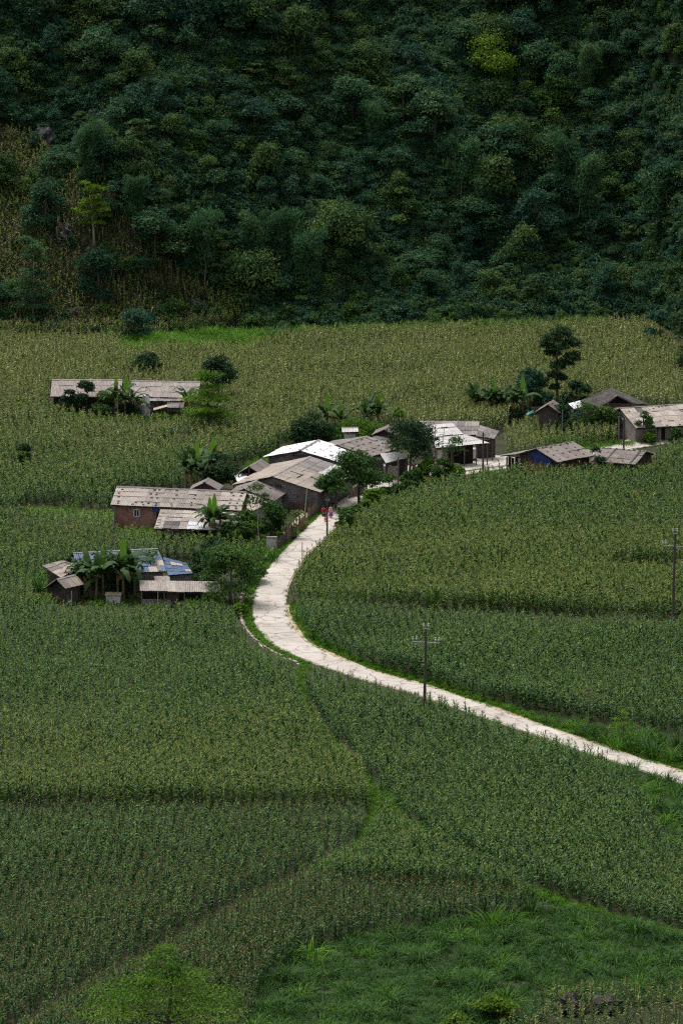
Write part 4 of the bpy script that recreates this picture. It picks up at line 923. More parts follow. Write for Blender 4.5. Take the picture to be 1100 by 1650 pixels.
def maize_mesh(name, seed, h, leafmat, tasselmat, tassel=1.0, nl=11, dry=0.0):
    rng = np.random.default_rng(seed); it = []; plane = rng.uniform(0, 6.28)
    lean = rng.normal(0, .05, 2)
    for s in range(3):
        a = s * 2.1; x = np.array([math.cos(a), math.sin(a), 0]) * .016
        b = np.array([math.cos(a + 2.1), math.sin(a + 2.1), 0]) * .016; top = np.array([lean[0], lean[1], h * .95])
        it.append(([x, b, top + b * .5, top + x * .5], [(0, 1, 2, 3)], .45, 0))
    for i in range(nl):
        f = (i + .6) / nl; z = h * (.12 + .80 * f); a = plane + (math.pi if i % 2 else 0) + rng.normal(0, .45)
        d = np.array([math.cos(a), math.sin(a), 0]); L = (.36 + .36 * math.sin(math.pi * min(1, f * .9 + .12))) * rng.uniform(.8, 1.15) * h / 2.1
        v, q = blade_strip((lean[0] * f, lean[1] * f, z), d, L, .09 * rng.uniform(.8, 1.15), rng.uniform(.95, 1.35), rng.uniform(1.2, 2.7), 4, rng, rng.uniform(-.6, .6))
        it.append((v, q, float(np.clip(.5 + (f - .5) * .35 + rng.normal(0, .38), 0, 1)), 2 if (rng.random() < dry or (dry > .1 and f < .25)) else 0))  # wide tints, darker low down, put shaded gaps and bright specks into leaf colour
    if tassel:
        for k in range(int(6 * tassel) + 1):
            a = rng.uniform(0, 6.28); d = np.array([math.cos(a), math.sin(a), 0])
            v, q = blade_strip((lean[0], lean[1], h * .93), d, rng.uniform(.28, .42) * (1.15 if tassel > 1 else 1), .05, rng.uniform(.8, 1.5), rng.uniform(.2, .9), 2, rng)
            it.append((v, q, rng.random(), 1))
    return strips_mesh(name, it, [leafmat, tasselmat, 'maize_dry'])
def grass_mesh(name, seed, h, n, spread, width, mat, lift=(.9, 1.5), droop=(.6, 1.9), segs=4):
    rng = np.random.default_rng(seed); it = []
    for i in range(n):
        a = rng.uniform(0, 6.28); d = np.array([math.cos(a), math.sin(a), 0]); b = d * spread * rng.random() * .5 + rng.normal(0, spread * .12, 3) * (1, 1, 0)
        v, q = blade_strip(b, d, h * rng.uniform(.6, 1.15), width * rng.uniform(.7, 1.2), rng.uniform(*lift), rng.uniform(*droop), segs, rng, rng.uniform(-.5, .5))
        it.append((v, q, float(np.clip(rng.normal(.5, .25), 0, 1)), 0))
    return strips_mesh(name, it, [mat])

# ------------------------------------------------------------------ scattering of what nobody could count
def source_collection(name, meshes):
    c = bpy.data.collections.new(name)
    for i, me in enumerate(meshes):
        o = bpy.data.objects.new('%s_%02d' % (name, i), me); c.objects.link(o)
    return c
def scatter_group(name, coll):
    g = bpy.data.node_groups.new(name, 'GeometryNodeTree'); N, L = g.nodes, g.links
    g.interface.new_socket('Geometry', in_out='INPUT', socket_type='NodeSocketGeometry'); g.interface.new_socket('Geometry', in_out='OUTPUT', socket_type='NodeSocketGeometry')
    gi, go = N.new('NodeGroupInput'), N.new('NodeGroupOutput'); ip = N.new('GeometryNodeInstanceOnPoints'); ci = N.new('GeometryNodeCollectionInfo')
    ci.inputs['Collection'].default_value = coll; ci.inputs['Separate Children'].default_value = True; ci.inputs['Reset Children'].default_value = True
    def attr(nm, ty):
        n = N.new('GeometryNodeInputNamedAttribute'); n.data_type = ty; n.inputs[0].default_value = nm; return n.outputs[0]
    L.new(gi.outputs[0], ip.inputs['Points']); L.new(ci.outputs[0], ip.inputs['Instance']); ip.inputs['Pick Instance'].default_value = True
    L.new(attr('idx', 'INT'), ip.inputs['Instance Index']); L.new(attr('rot', 'FLOAT_VECTOR'), ip.inputs['Rotation']); L.new(attr('scl', 'FLOAT_VECTOR'), ip.inputs['Scale'])
    L.new(ip.outputs[0], go.inputs[0]); return g
def scatter(name, label, cat, P, group, idx, scl, tilt=.06):
    n = len(P)
    if n == 0: return
    me = bpy.data.meshes.new(name); me.vertices.add(n); me.vertices.foreach_set('co', np.asarray(P, np.float32).ravel())
    a = me.attributes.new('idx', 'INT', 'POINT'); a.data.foreach_set('value', np.asarray(idx, np.int32))
    rot = np.column_stack([RNG.normal(0, tilt, n), RNG.normal(0, tilt, n), RNG.uniform(0, 6.283, n)])
    a = me.attributes.new('rot', 'FLOAT_VECTOR', 'POINT'); a.data.foreach_set('vector', rot.astype(np.float32).ravel())
    s = np.asarray(scl, float); s = np.column_stack([s, s, s]) if s.ndim == 1 else s
    a = me.attributes.new('scl', 'FLOAT_VECTOR', 'POINT'); a.data.foreach_set('vector', s.astype(np.float32).ravel())
    o = bpy.data.objects.new(name, me); COL.objects.link(o); md = o.modifiers.new('scatter', 'NODES'); md.node_group = group
    o['kind'] = 'stuff'; tag(o, label, cat); return o
def vnoise(x, y, k, seed):
    r = np.random.default_rng(seed); z = 0
    for i in range(6):
        a, ph = r.uniform(0, 6.28, 2); kk = k * r.uniform(.5, 1.8); z = z + np.sin(kk * (x * math.cos(a) + y * math.sin(a)) + ph)
    return z / 3.0

# maize: types 0-3 dark green, 4-7 green with pale tassels, 8-11 far yellowish, 12-15 dark with brown tassels, 16-18 withered
MZ = [maize_mesh('maize_plant', 100 + i, 2.15, 'maize_dark', 'tassel_green', .35) for i in range(4)]
MZ += [maize_mesh('maize_plant', 110 + i, 2.2, 'maize_mid', 'tassel_gold', 1.0) for i in range(4)]
MZ += [maize_mesh('maize_plant', 120 + i, 2.1, 'maize_far', 'tassel_gold', 1.4, 10, .14) for i in range(4)]
MZ += [maize_mesh('maize_plant', 130 + i, 2.15, 'maize_dark', 'tassel_brown', 1.2, 10, .06) for i in range(4)]
MZ += [maize_mesh('maize_plant', 140 + i, 2.0, 'maize_dry', 'tassel_brown', .8, 9, .6) for i in range(3)]
G_MAIZE = scatter_group('maize_scatter', source_collection('maize', MZ))
GT = [grass_mesh('tall_grass', 200 + i, 1.9, 46, 1.0, .06, 'grass_tall', (1.0, 1.5), (1.2, 2.6)) for i in range(4)] + [grass_mesh('tall_grass', 210 + i, 1.6, 46, 1.0, .055, 'grass_light', (1.0, 1.5), (1.2, 2.6)) for i in range(2)]
G_TALL = scatter_group('tall_grass_scatter', source_collection('tallgrass', GT))
GS = [grass_mesh('short_grass', 220 + i, .32, 26, .5, .035, 'grass_bright', segs=2) for i in range(3)] + [grass_mesh('short_grass', 230 + i, .5, 24, .6, .04, 'grass_light', segs=3) for i in range(2)]
G_SHORT = scatter_group('short_grass_scatter', source_collection('shortgrass', GS))

# areas kept free of crops (ground outlines)
YARDS = [world_poly(p) for p in (
    [(58, 955), (95, 925), (150, 918), (262, 905), (330, 905), (425, 905), (405, 950), (394, 1002), (225, 1004), (120, 1002), (60, 985)],
    [(178, 874), (186, 800), (300, 790), (372, 772), (372, 757), (395, 752), (430, 742), (470, 722), (505, 705), (585, 696), (640, 690), (672, 700), (690, 698), (800, 700), (812, 712), (800, 740), (842, 742), (842, 772), (720, 785), (640, 802), (560, 842), (535, 870), (490, 905), (430, 905), (418, 898), (325, 892), (250, 888), (235, 876)],
    [(80, 676), (80, 640), (200, 640), (350, 645), (350, 690), (225, 694), (180, 692)],
    [(848, 690), (850, 668), (890, 668), (940, 655), (1045, 664), (1110, 668), (1200, 672), (1200, 720), (1110, 716), (1040, 722), (990, 720), (985, 700), (930, 694)],
    [(806, 768), (840, 740), (935, 722), (960, 722), (1045, 738), (1050, 762), (1015, 772), (960, 775), (900, 776)])]
def free_of(x, y, road_gap=2.2):
    ok = near_line(ROAD[::3], x, y) > road_gap + .45
    ok &= (near_line(FOOT1[::3], x, y) > .6) & (near_line(FOOT2[::3], x, y) > .7)
    for Y in YARDS: ok &= ~inside(Y, x, y)
    return ok
GRASS_PATCH = [world_poly(p) for p in ([(30, 832), (185, 840), (190, 824), (40, 815)], [(190, 578), (400, 574), (420, 540), (300, 543), (200, 551)], [(980, 931), (1300, 946), (1300, 914), (986, 918)],
                                       [(232, 728), (310, 728), (312, 718), (238, 718)])]
def plot(label, px, ang, row=.95, gap=.26, kinds=None, hs=1.0, drop=.03, name='maize_crop', f=None, skip_free=False, hnoise=.1):
    poly = world_poly(px, f); c = poly.mean(0); R = np.linalg.norm(poly - c, axis=1).max() + 2
    a = math.radians(ang); gx = np.arange(-R, R, row); gy = np.arange(-R, R, gap); X, Y = np.meshgrid(gx, gy); X = X.ravel(); Y = Y.ravel()
    X = X + RNG.normal(0, .05, len(X)); Y = Y + RNG.normal(0, .12, len(Y))
    x = c[0] + X * math.cos(a) - Y * math.sin(a); y = c[1] + X * math.sin(a) + Y * math.cos(a)
    k = inside(poly, x, y) & (RNG.random(len(x)) > drop); x, y = x[k], y[k]
    if not skip_free:
        k = free_of(x, y); x, y = x[k], y[k]
        for G in GRASS_PATCH: k = ~inside(G, x, y); x, y = x[k], y[k]
    z = terr(x, y); u, v = proj(np.column_stack([x, y, z]))
    ty = kinds(x, y, u, v); s = hs * (1 + hnoise * vnoise(x, y, .25, 5)) * RNG.normal(1, .11, len(x))
    for ln in (FOOT1[int(len(FOOT1) * .5)::2],):                       # stunted plants on the near side of the paths
        k = np.where(near_line(ln, x, y) < 3.2)[0]
        if len(k):
            D = np.hypot(x[k][:, None] - ln[:, 0], y[k][:, None] - ln[:, 1]); q = D.argmin(1); dd = D.min(1)
            s[k] = np.where(y[k] < ln[q, 1], s[k] * (.58 + .42 * np.clip(dd / 3.2, 0, 1)), s[k])
    return scatter(name, label, 'maize', np.column_stack([x, y, z - .03]), G_MAIZE, ty, np.clip(s, .5, 1.4), .09)
def blend(prob, a, b, n):
    """pick plants of type-range a or b by probability of b"""
    r = RNG.random(n) < prob; lo = np.where(r, b[0], a[0]); return lo + (RNG.random(n) * np.where(r, b[1] - b[0], a[1] - a[0])).astype(int)
DARK, PALE, FAR, BROWN, DRY = (0, 4), (4, 8), (8, 12), (12, 16), (16, 19)
CNT = []
plot('dark green maize plot left of the bend below the blue roof', [(-250, 1000), (368, 1002), (384, 1032), (412, 1066), (478, 1102), (486, 1130), (505, 1165), (545, 1212), (592, 1262), (604, 1295), (600, 1312), (-250, 1311)], 4, kinds=lambda x, y, u, v: blend(.06 + .75 * smooth(1110, 1250, v + 25 * vnoise(x, y, .3, 1)), DARK, PALE, len(x)))
plot('maize plot in front of the long dark crop edge at lower left', [(-250, 1322), (598, 1320), (600, 1327), (568, 1372), (462, 1426), (250, 1536), (45, 1648), (-60, 1715), (-100, 1740), (-250, 1740)], -3, kinds=lambda x, y, u, v: blend(.3 + .4 * smooth(1380, 1480, v), DARK, BROWN, len(x)), hs=.92)
plot('triangular maize plot between the footpath and the near side of the lane', [(497, 1106), (560, 1116), (640, 1138), (700, 1154), (800, 1188), (900, 1222), (1000, 1262), (1032, 1300), (1062, 1360), (1112, 1402), (1350, 1500), (1350, 1590), (1100, 1508), (990, 1480), (885, 1449), (790, 1411), (705, 1371), (652, 1334), (625, 1300), (604, 1282), (592, 1261), (545, 1211), (505, 1164), (487, 1128)], 8, row=1.05, kinds=lambda x, y, u, v: blend(.10 + .12 * vnoise(x, y, .15, 3), DARK, PALE, len(x)))
plot('narrow maize plot between the footpath and the grass balk', [(604, 1296), (626, 1302), (652, 1336), (705, 1373), (790, 1413), (885, 1453), (640, 1438), (468, 1430), (568, 1373), (600, 1326)], -10, kinds=lambda x, y, u, v: blend(.25, DARK, PALE, len(x)))
plot('brown tasselled maize plot at the bottom behind the bright tree', [(460, 1434), (640, 1444), (885, 1466), (700, 1494), (560, 1514), (482, 1540), (432, 1584), (400, 1650), (380, 1740), (-60, 1740), (45, 1650), (250, 1538)], -10, kinds=lambda x, y, u, v: blend(.75, DARK, BROWN, len(x)), hs=.92)
plot('dark green maize plot inside the bend of the lane', [(466, 988), (474, 1012), (494, 1035), (533, 1051), (571, 1068), (625, 1085), (680, 1098), (782, 1131), (899, 1155), (960, 1166), (1100, 1186), (1350, 1240), (1350, 1032), (1100, 1024), (760, 1010), (560, 998)], 6, kinds=lambda x, y, u, v: blend(.05 + .05 * vnoise(x, y, .2, 4), DARK, PALE, len(x)))
plot('wide tasselled maize field between the bend and the village', [(466, 978), (472, 955), (487, 932), (512, 902), (545, 874), (580, 850), (610, 832), (650, 812), (700, 797), (760, 786), (830, 778), (900, 778), (1050, 774), (1062, 742), (1100, 730), (1350, 690), (1350, 1016), (1100, 1010), (760, 994), (560, 985)], 5, kinds=lambda x, y, u, v: np.where(RNG.random(len(x)) < .06, blend(.0, FAR, FAR, len(x)), blend(.18 + .72 * smooth(815, 900, v + 30 * vnoise(x, y, .12, 2)) , DARK, PALE, len(x))))
plot('maize around the blue roofed farm', [(-250, 838), (185, 850), (250, 872), (330, 880), (425, 895), (405, 930), (385, 985), (366, 996), (-250, 996)], 2, kinds=lambda x, y, u, v: blend(.4 + .3 * vnoise(x, y, .2, 6), DARK, PALE, len(x)), drop=.06)
plot('maize field left of the village behind the brick house', [(-250, 658), (80, 668), (240, 682), (330, 676), (400, 700), (455, 716), (440, 738), (385, 752), (366, 770), (290, 792), (186, 800), (178, 830), (-250, 826)], 7, row=1.05, kinds=lambda x, y, u, v: np.where(RNG.random(len(x)) < .55 - .5 * smooth(690, 790, v + 20 * vnoise(x, y, .15, 8)), blend(0, FAR, FAR, len(x)), blend(.55 - .3 * smooth(740, 820, v), DARK, PALE, len(x))), drop=.08)
plot('ripening yellowish maize field along the foot of the hill', [(-250, 558), (190, 556), (205, 578), (400, 574), (480, 556), (600, 548), (860, 540), (1040, 532), (1110, 590), (1350, 650), (1350, 690), (1100, 668), (1045, 660), (940, 655), (850, 664), (800, 700), (690, 700), (560, 705), (455, 716), (400, 700), (330, 668), (240, 655), (80, 660), (-250, 658)], 10, row=1.0, gap=.32, kinds=lambda x, y, u, v: blend(.86 + .15 * vnoise(x, y, .12, 9), PALE, FAR, len(x)), drop=.06)
plot('scrappy maize between the village farmhouses on the right', [(806, 706), (850, 690), (930, 696), (984, 702), (990, 716), (930, 720), (840, 738), (812, 738)], 0, kinds=lambda x, y, u, v: blend(.6, PALE, FAR, len(x)), hs=.85, drop=.15)
plot('withered brown maize on the cleared slope at left', [(-150, 215), (60, 232), (145, 300), (225, 400), (315, 470), (398, 503), (400, 528), (250, 545), (0, 552), (-200, 566)], 15, row=.6, gap=.34, kinds=lambda x, y, u, v: np.where(RNG.random(len(x)) < .45, blend(.3, PALE, FAR, len(x)), blend(.8, FAR, DRY, len(x))), f=hit, skip_free=True, drop=.06, hs=1.05)
plot('dry mixed maize in the bottom right corner', [(780, 1690), (900, 1618), (1100, 1606), (1350, 1650), (1350, 1740), (780, 1740)], 0, kinds=lambda x, y, u, v: blend(.3, BROWN, FAR, len(x)), hs=.75, drop=.25)

def area(name, label, cat, px, dens, group, idx, smin, smax, f=None, free=False, clump=0.0, tilt=.1):
    poly = world_poly(px, f); lo, hi = poly.min(0), poly.max(0); n = int(np.prod(hi - lo) * dens)
    x, y = RNG.uniform(lo[0], hi[0], n), RNG.uniform(lo[1], hi[1], n); k = inside(poly, x, y)
    if clump: k &= RNG.random(n) < np.clip(.5 + clump * vnoise(x, y, 1.1, 12), 0, 1)
    x, y = x[k], y[k]
    if free: k = free_of(x, y, 1.2); x, y = x[k], y[k]
    P = np.column_stack([x, y, terr(x, y) - .04]); return scatter(name, label, cat, P, group, RNG.integers(idx[0], idx[1], len(x)), RNG.uniform(smin, smax, len(x)) * (1 + .22 * vnoise(x, y, .6, 3)), tilt)
area('tall_grass', 'wide patch of tall arching fodder grass at lower right', 'tall grass', [(480, 1538), (560, 1512), (700, 1492), (870, 1464), (990, 1484), (1100, 1512), (1350, 1598), (1350, 1650), (1100, 1615), (900, 1625), (790, 1690), (780, 1760), (380, 1760), (392, 1650), (424, 1580)], 2.7, G_TALL, (0, 4), .3, .66)
area('tall_grass', 'bank of tall arching grass at the right edge below the lane', 'tall grass', [(985, 1238), (1040, 1248), (1100, 1275), (1300, 1340), (1350, 1500), (1110, 1396), (1066, 1355), (1036, 1296), (1004, 1260)], 1.3, G_TALL, (0, 6), .5, .95)
area('tall_grass', 'row of grass tufts along the near side of the lane', 'tall grass', [(770, 1166), (800, 1172), (880, 1198), (985, 1238), (1000, 1258), (900, 1220), (800, 1186)], 1.1, G_TALL, (4, 6), .4, .75)
area('tall_grass', 'grassy bank above the lane at the right edge', 'tall grass', [(800, 1138), (899, 1158), (960, 1168), (1100, 1189), (1350, 1245), (1350, 1300), (1100, 1238), (960, 1194), (850, 1160)], 1.3, G_TALL, (0, 6), .35, .8)
area('tall_grass', 'tallest dark clumps standing in the fodder grass', 'tall grass', [(480, 1538), (560, 1512), (700, 1492), (860, 1476), (990, 1490), (1100, 1515), (1350, 1600), (1350, 1640), (1100, 1600), (900, 1612), (800, 1670), (800, 1760), (380, 1760), (400, 1650), (430, 1580)], .42, G_TALL, (0, 5), .75, 1.2, clump=.7)
area('tall_grass', 'light green grass clump where the footpath forks', 'tall grass', [(606, 1268), (640, 1272), (648, 1300), (615, 1305)], 1.4, G_TALL, (4, 6), .5, .8)
area('tall_grass', 'light green grass clump along the balk between maize plots', 'tall grass', [(658, 1338), (690, 1336), (735, 1372), (720, 1388), (680, 1372)], 1.3, G_TALL, (4, 6), .45, .75)
area('tall_grass', 'belt of dark tall grass along the foot of the hill', 'tall grass', [(395, 556), (410, 540), (600, 532), (860, 524), (975, 520), (975, 530), (860, 537), (600, 546), (480, 553)], 1.5, G_TALL, (2, 6), .6, 1.3)
area('tall_grass', 'bright green tall grass block at the back of the left field', 'tall grass', [(190, 578), (400, 574), (420, 540), (300, 543), (200, 551)], 1.7, G_TALL, (4, 6), .9, 1.3)
area('tall_grass', 'bright green crop strip in the maize near the right power pole', 'tall grass', [(980, 931), (1300, 946), (1300, 914), (986, 918)], 1.6, G_TALL, (4, 6), .45, .65)
area('tall_grass', 'bright bean patch in the maize above the brick house', 'tall grass', [(232, 728), (310, 728), (312, 718), (238, 718)], 1.6, G_TALL, (4, 6), .3, .45)
# short grass on verges, paths and yards
def along(name, label, c, n, o0, o1, dens, smin=.6, smax=1.2, kinds=(0, 5)):
    L = len(c); m = int(L * dens * abs(np.mean(np.asarray(o1) - np.asarray(o0)))); i = RNG.integers(0, L, m); f = RNG.random(m)
    oo = (np.broadcast_to(o0, (L,))[i] * (1 - f) + np.broadcast_to(o1, (L,))[i] * f)[:, None]
    p = c[i] + n[i] * oo + RNG.normal(0, .3, (m, 2)) * .6
    return scatter(name, label, 'grass', np.column_stack([p, terr(p[:, 0], p[:, 1]) + .01]), G_SHORT, RNG.integers(kinds[0], kinds[1], m), RNG.uniform(smin, smax, m), .15)
along('grass', 'short bright grass on the inner verge of the lane', ROAD[sl], ROADN[sl], -(RHW[sl] + .75), -(RHW[sl] + .6 + wv), 16)
along('grass', 'short bright grass on the village side verge of the lane', ROAD[so], ROADN[so], RHW[so] + .2, RHW[so] + 1.15, 16, .5, .9)
along('grass', 'weeds creeping over the edges of the lane, field side', ROAD, ROADN, -(RHW - .12), -(RHW + .3), 3.5, .4, .9)
along('grass', 'weeds creeping over the edges of the lane, village side', ROAD, ROADN, RHW - .12, RHW + .3, 3.5, .4, .9)
n1, n2 = normals2d(FOOT1), normals2d(FOOT2)
FH = int(len(FOOT1) * .55)
along('grass', 'grass growing along the narrow footpath', FOOT1[:FH], n1[:FH], np.full(FH, -.55), np.full(FH, .55), 12, .6, 1.2)
along('grass', 'grass growing along the balk', FOOT2, n2, np.full(len(FOOT2), -.6), np.full(len(FOOT2), .6), 11, .8, 1.7)
area('grass', 'weeds and grass around the blue roofed farm', 'grass', [(58, 955), (95, 925), (150, 918), (262, 905), (330, 905), (425, 905), (405, 950), (392, 982), (225, 984), (60, 976)], 1.6, G_SHORT, (2, 5), .8, 1.8, clump=.5)
area('grass', 'weeds and grass around the village houses', 'grass', [(190, 870), (190, 840), (300, 850), (400, 860), (430, 860), (470, 842), (430, 905), (330, 882)], 1.8, G_SHORT, (2, 5), .8, 1.8)
area('grass', 'weeds behind the village houses', 'grass', [(366, 772), (395, 750), (430, 738), (470, 718), (505, 702), (640, 688), (700, 694), (690, 700), (600, 704), (505, 722), (440, 752), (400, 770)], 2.0, G_SHORT, (2, 5), 1.0, 2.4)
area('grass', 'bright grass strip between two plots at left', 'grass', [(30, 832), (185, 840), (190, 824), (40, 815)], 5, G_SHORT, (0, 3), .6, 1.2)
area('grass', 'grass beside the lane at the far end of the village', 'grass', [(850, 692), (930, 694), (985, 700), (1000, 716), (1100, 702), (1180, 690), (1180, 696), (1100, 708), (1000, 722), (940, 728), (900, 720)], 2.2, G_SHORT, (0, 5), .8, 1.8)
area('grass', 'weeds by the farmhouse yard', 'grass', [(590, 800), (640, 785), (700, 772), (790, 762), (840, 764), (840, 774), (720, 787), (640, 804), (560, 845)], 1.6, G_SHORT, (2, 5), .8, 1.8)
area('grass', 'weeds around the far sheds', 'grass', [(80, 672), (80, 655), (200, 655), (335, 655), (325, 684), (225, 684)], 1.8, G_SHORT, (2, 5), 1.0, 2.2)

# ------------------------------------------------------------------ village trees, shrubs, bananas
def veg(name, label, cat, kind, u, v, w, h, mat, seed, n=None, size=.27, base=None, group=None, shape='round', nclump=10, bark='bark', r=None, on=at, **kw):
    w *= 1.15; h *= 1.08; base = 0.0 if base is None else base; n = n or int(300 * w * max(1.0, h - base)) + 700
    m = tree_kind(name, seed, w, h, base, mat, min(n, 16000), size, nclump, shape, bark, r or (.05 + .018 * h), **kw)
    return place(name, label, cat, m, on(u, v), 1.0, 0, group)
veg('layered_tree', 'bright green tree with flat layered crown beside the far farmhouse', 'tree', 0, 336, 706, 7.2, 8.0, 'leaf_bright', 1, 11000, .23, 2.4, shape='layer', nclump=4, per=6, ct=.45, taper=.45)
veg('dark_tree', 'dark tree behind the layered tree by the far farmhouse', 'tree', 0, 352, 660, 4.6, 6.4, 'leaf_dark', 2, base=3.2)
veg('shrub', 'dark shrub against the long pinkish shed, left of two', 'shrub', 0, 113, 668, 2.4, 3.3, 'leaf_dark', 3)
veg('shrub', 'tall dark shrub against the middle of the long pinkish shed', 'shrub', 0, 140, 668, 2.6, 4.4, 'leaf_dark', 4)
veg('shrub', 'low bright shrub between the long shed and its bananas', 'shrub', 0, 172, 670, 3.6, 2.9, 'leaf_mid', 5)
veg('shrub', 'dark shrub standing in the field behind the far sheds', 'shrub', 0, 242, 614, 4.2, 3.6, 'leaf_dark', 6)
veg('shrub', 'blackish green shrub alone in the left field', 'shrub', 0, 40, 760, 2.2, 3.6, 'leaf_dark', 7)
veg('shrub', 'dense shrub beside the bananas behind the brick house', 'shrub', 0, 352, 792, 5.2, 4.4, 'leaf_dark', 8)
veg('shrub', 'green shrub right of the brick house lean-to', 'shrub', 0, 402, 874, 3.8, 3.3, 'leaf_mid', 9)
veg('shrub', 'leafy shrub by the plank fence', 'shrub', 0, 438, 868, 4.2, 3.9, 'leaf_mid', 10)
veg('slim_tree', 'slender tree with thin pale trunk in front of the brown roofed shed', 'tree', 0, 417, 884, 2.9, 7.2, 'leaf_mid', 11, 1100, .25, 4.4, bark='pale_bark', r=.07)
veg('shrub', 'yellowish green bush beside the fence posts', 'shrub', 0, 477, 868, 2.2, 3.4, 'leaf_pale', 12, 600)
veg('tree', 'large dense leafy tree between the blue roof and the lane', 'tree', 0, 372, 975, 6.6, 6.3, 'leaf_mid', 13, 9000, nclump=16)
veg('tree', 'dark tree just right of the blue roof', 'tree', 0, 345, 945, 4.6, 5.2, 'leaf_dark', 14)
veg('shrub', 'leafy bush at the lane bend beyond the ditch slab', 'shrub', 0, 403, 938, 3.4, 3.4, 'leaf_mid', 15)
veg('shrub', 'feathery light bush before the blue roof', 'shrub', 0, 242, 948, 2.6, 4.4, 'leaf_mid', 16, 900)
veg('shrub', 'low bright bush at the corner of the maize by the bend', 'shrub', 0, 384, 994, 2.2, 1.3, 'leaf_bright', 17)
veg('shrub', 'broad dark shrub mass behind the white roof', 'shrub', 0, 503, 722, 5.6, 4.3, 'leaf_dark', 18)
veg('shrub', 'smaller dark shrub behind the left end of the white roof', 'shrub', 0, 477, 722, 3.6, 2.9, 'leaf_mid', 19)
veg('shrub', 'green shrub between the white roof and the brown roof', 'shrub', 0, 541, 718, 3.8, 2.9, 'leaf_mid', 20)
veg('vine_trellis', 'bright vine spread over a trellis behind the brown roof', 'vine', 0, 577, 714, 5.2, 2.6, 'leaf_bright', 21, base=1.2)
veg('papaya_tree', 'small light green tree beyond the little dark roofed house', 'tree', 0, 642, 694, 1.5, 2.9, 'leaf_bright', 22, 350, .3, 1.6)
veg('tree', 'dark leafy tree in front of the white roof', 'tree', 0, 578, 812, 5.4, 6.4, 'leaf_mid', 23, 8000, base=1.4, nclump=14, ct=.4)
veg('tree', 'low leafy tree above the villagers by the block house', 'tree', 0, 541, 822, 3.9, 4.6, 'leaf_mid', 24, base=1.3)
veg('shade_tree', 'broad dark shade tree between the brown and dull white roofs', 'tree', 0, 660, 772, 7.0, 6.9, 'leaf_dark', 25, 9000, base=2.2, nclump=16)
veg('bush', 'rounded green bush at the lane above the maize', 'bush', 0, 606, 826, 3.2, 2.7, 'leaf_bright', 26)
veg('bush', 'bright bush left of the grey concrete pole', 'bush', 0, 628, 800, 2.4, 2.7, 'leaf_mid', 27)
veg('bush', 'dark bush at the lane edge right of the dark pole', 'bush', 0, 556, 866, 2.7, 3.3, 'leaf_mid', 28)
veg('bush', 'bright bush under the shade tree', 'bush', 0, 690, 776, 3.1, 2.8, 'leaf_bright', 29)
veg('bush', 'green bush beside the pale leaning board', 'bush', 0, 717, 776, 2.6, 2.8, 'leaf_mid', 30)
veg('bush', 'small bush right of the cement tank', 'bush', 0, 656, 790, 2.0, 2.2, 'leaf_mid', 31)
veg('bush', 'low bush at the foot of the dark lane pole', 'bush', 0, 541, 882, 2.0, 1.6, 'leaf_bright', 61)
veg('tree', 'thin young tree before the dull white porch roof', 'tree', 0, 730, 764, 2.9, 4.3, 'leaf_mid', 32, 700, base=2.2)
veg('tree', 'bluish dark tree behind the right banana grove', 'tree', 0, 853, 664, 5.2, 5.2, 'leaf_forest_blue', 33)
veg('bush', 'dark round bush beside the tall dark tree', 'bush', 0, 927, 655, 3.4, 3.5, 'leaf_dark', 34)
veg('shrub', 'dark shrub below the small shed', 'shrub', 0, 905, 700, 3.6, 3.7, 'leaf_dark', 35)
veg('shrub', 'feathery shrub below the old wooden house', 'shrub', 0, 940, 699, 4.2, 3.7, 'leaf_mid', 36, 1800)
veg('shrub', 'bright shrub left of the long tan roofed house', 'shrub', 0, 975, 702, 4.0, 3.5, 'leaf_mid', 37)
veg('round_tree', 'small round tree in front of the mottled tan roof', 'tree', 0, 1037, 714, 2.2, 3.7, 'leaf_mid', 38, base=1.9, size=.2)
veg('bush', 'bright bush below the long tan roofed house', 'bush', 0, 1048, 716, 1.9, 1.5, 'leaf_bright', 39)
veg('bush', 'bright bush near the right end of the lane', 'bush', 0, 1088, 714, 2.0, 1.7, 'leaf_mid', 40)
veg('tree', 'dark ragged tree between the blue gable house and the small brown shed', 'tree', 0, 957, 775, 2.5, 4.6, 'leaf_dark', 41, 1600)
veg('tree', 'large dark tree at the right edge by the ripening field', 'tree', 0, 1100, 606, 6.5, 9.0, 'leaf_dark', 42, 8000)
veg('tree', 'bluish dark tree at the far right corner of the ripening field', 'tree', 0, 1062, 560, 5.0, 5.2, 'leaf_forest_blue', 43)
veg('tree', 'dark tree at the right edge above the ripening field', 'tree', 0, 1125, 575, 7.0, 8.0, 'leaf_dark', 44, 8000)
veg('young_tree', 'pale thin young tree standing before the right maize plot', 'tree', 0, 947, 1172, 3.4, 4.0, 'leaf_pale', 45, 420, .22, 2.6, shape='layer', nclump=2, per=5, bark='pale_bark', r=.05)
veg('young_tree', 'bright young tree among the grass clumps by the lane', 'tree', 0, 1003, 1202, 2.8, 3.4, 'leaf_bright', 46, 500, .22, 1.4, shape='layer', nclump=3, per=4, r=.05)
veg('layered_tree', 'bright green layered tree at the bottom of the picture', 'tree', 0, 268, 1752, 12.6, 10.4, 'leaf_bright', 47, 9000, .24, 5.6, shape='layer', nclump=4, per=6, ct=.5, taper=.72, pad=.8)
veg('bush', 'low yellow green bush near the dark boulders', 'bush', 0, 790, 1645, 3.8, 1.7, 'leaf_yellowgreen', 48)
veg('bush', 'yellow green bush at the bottom edge left of the boulders', 'bush', 0, 735, 1668, 2.4, 1.5, 'leaf_yellowgreen', 49)
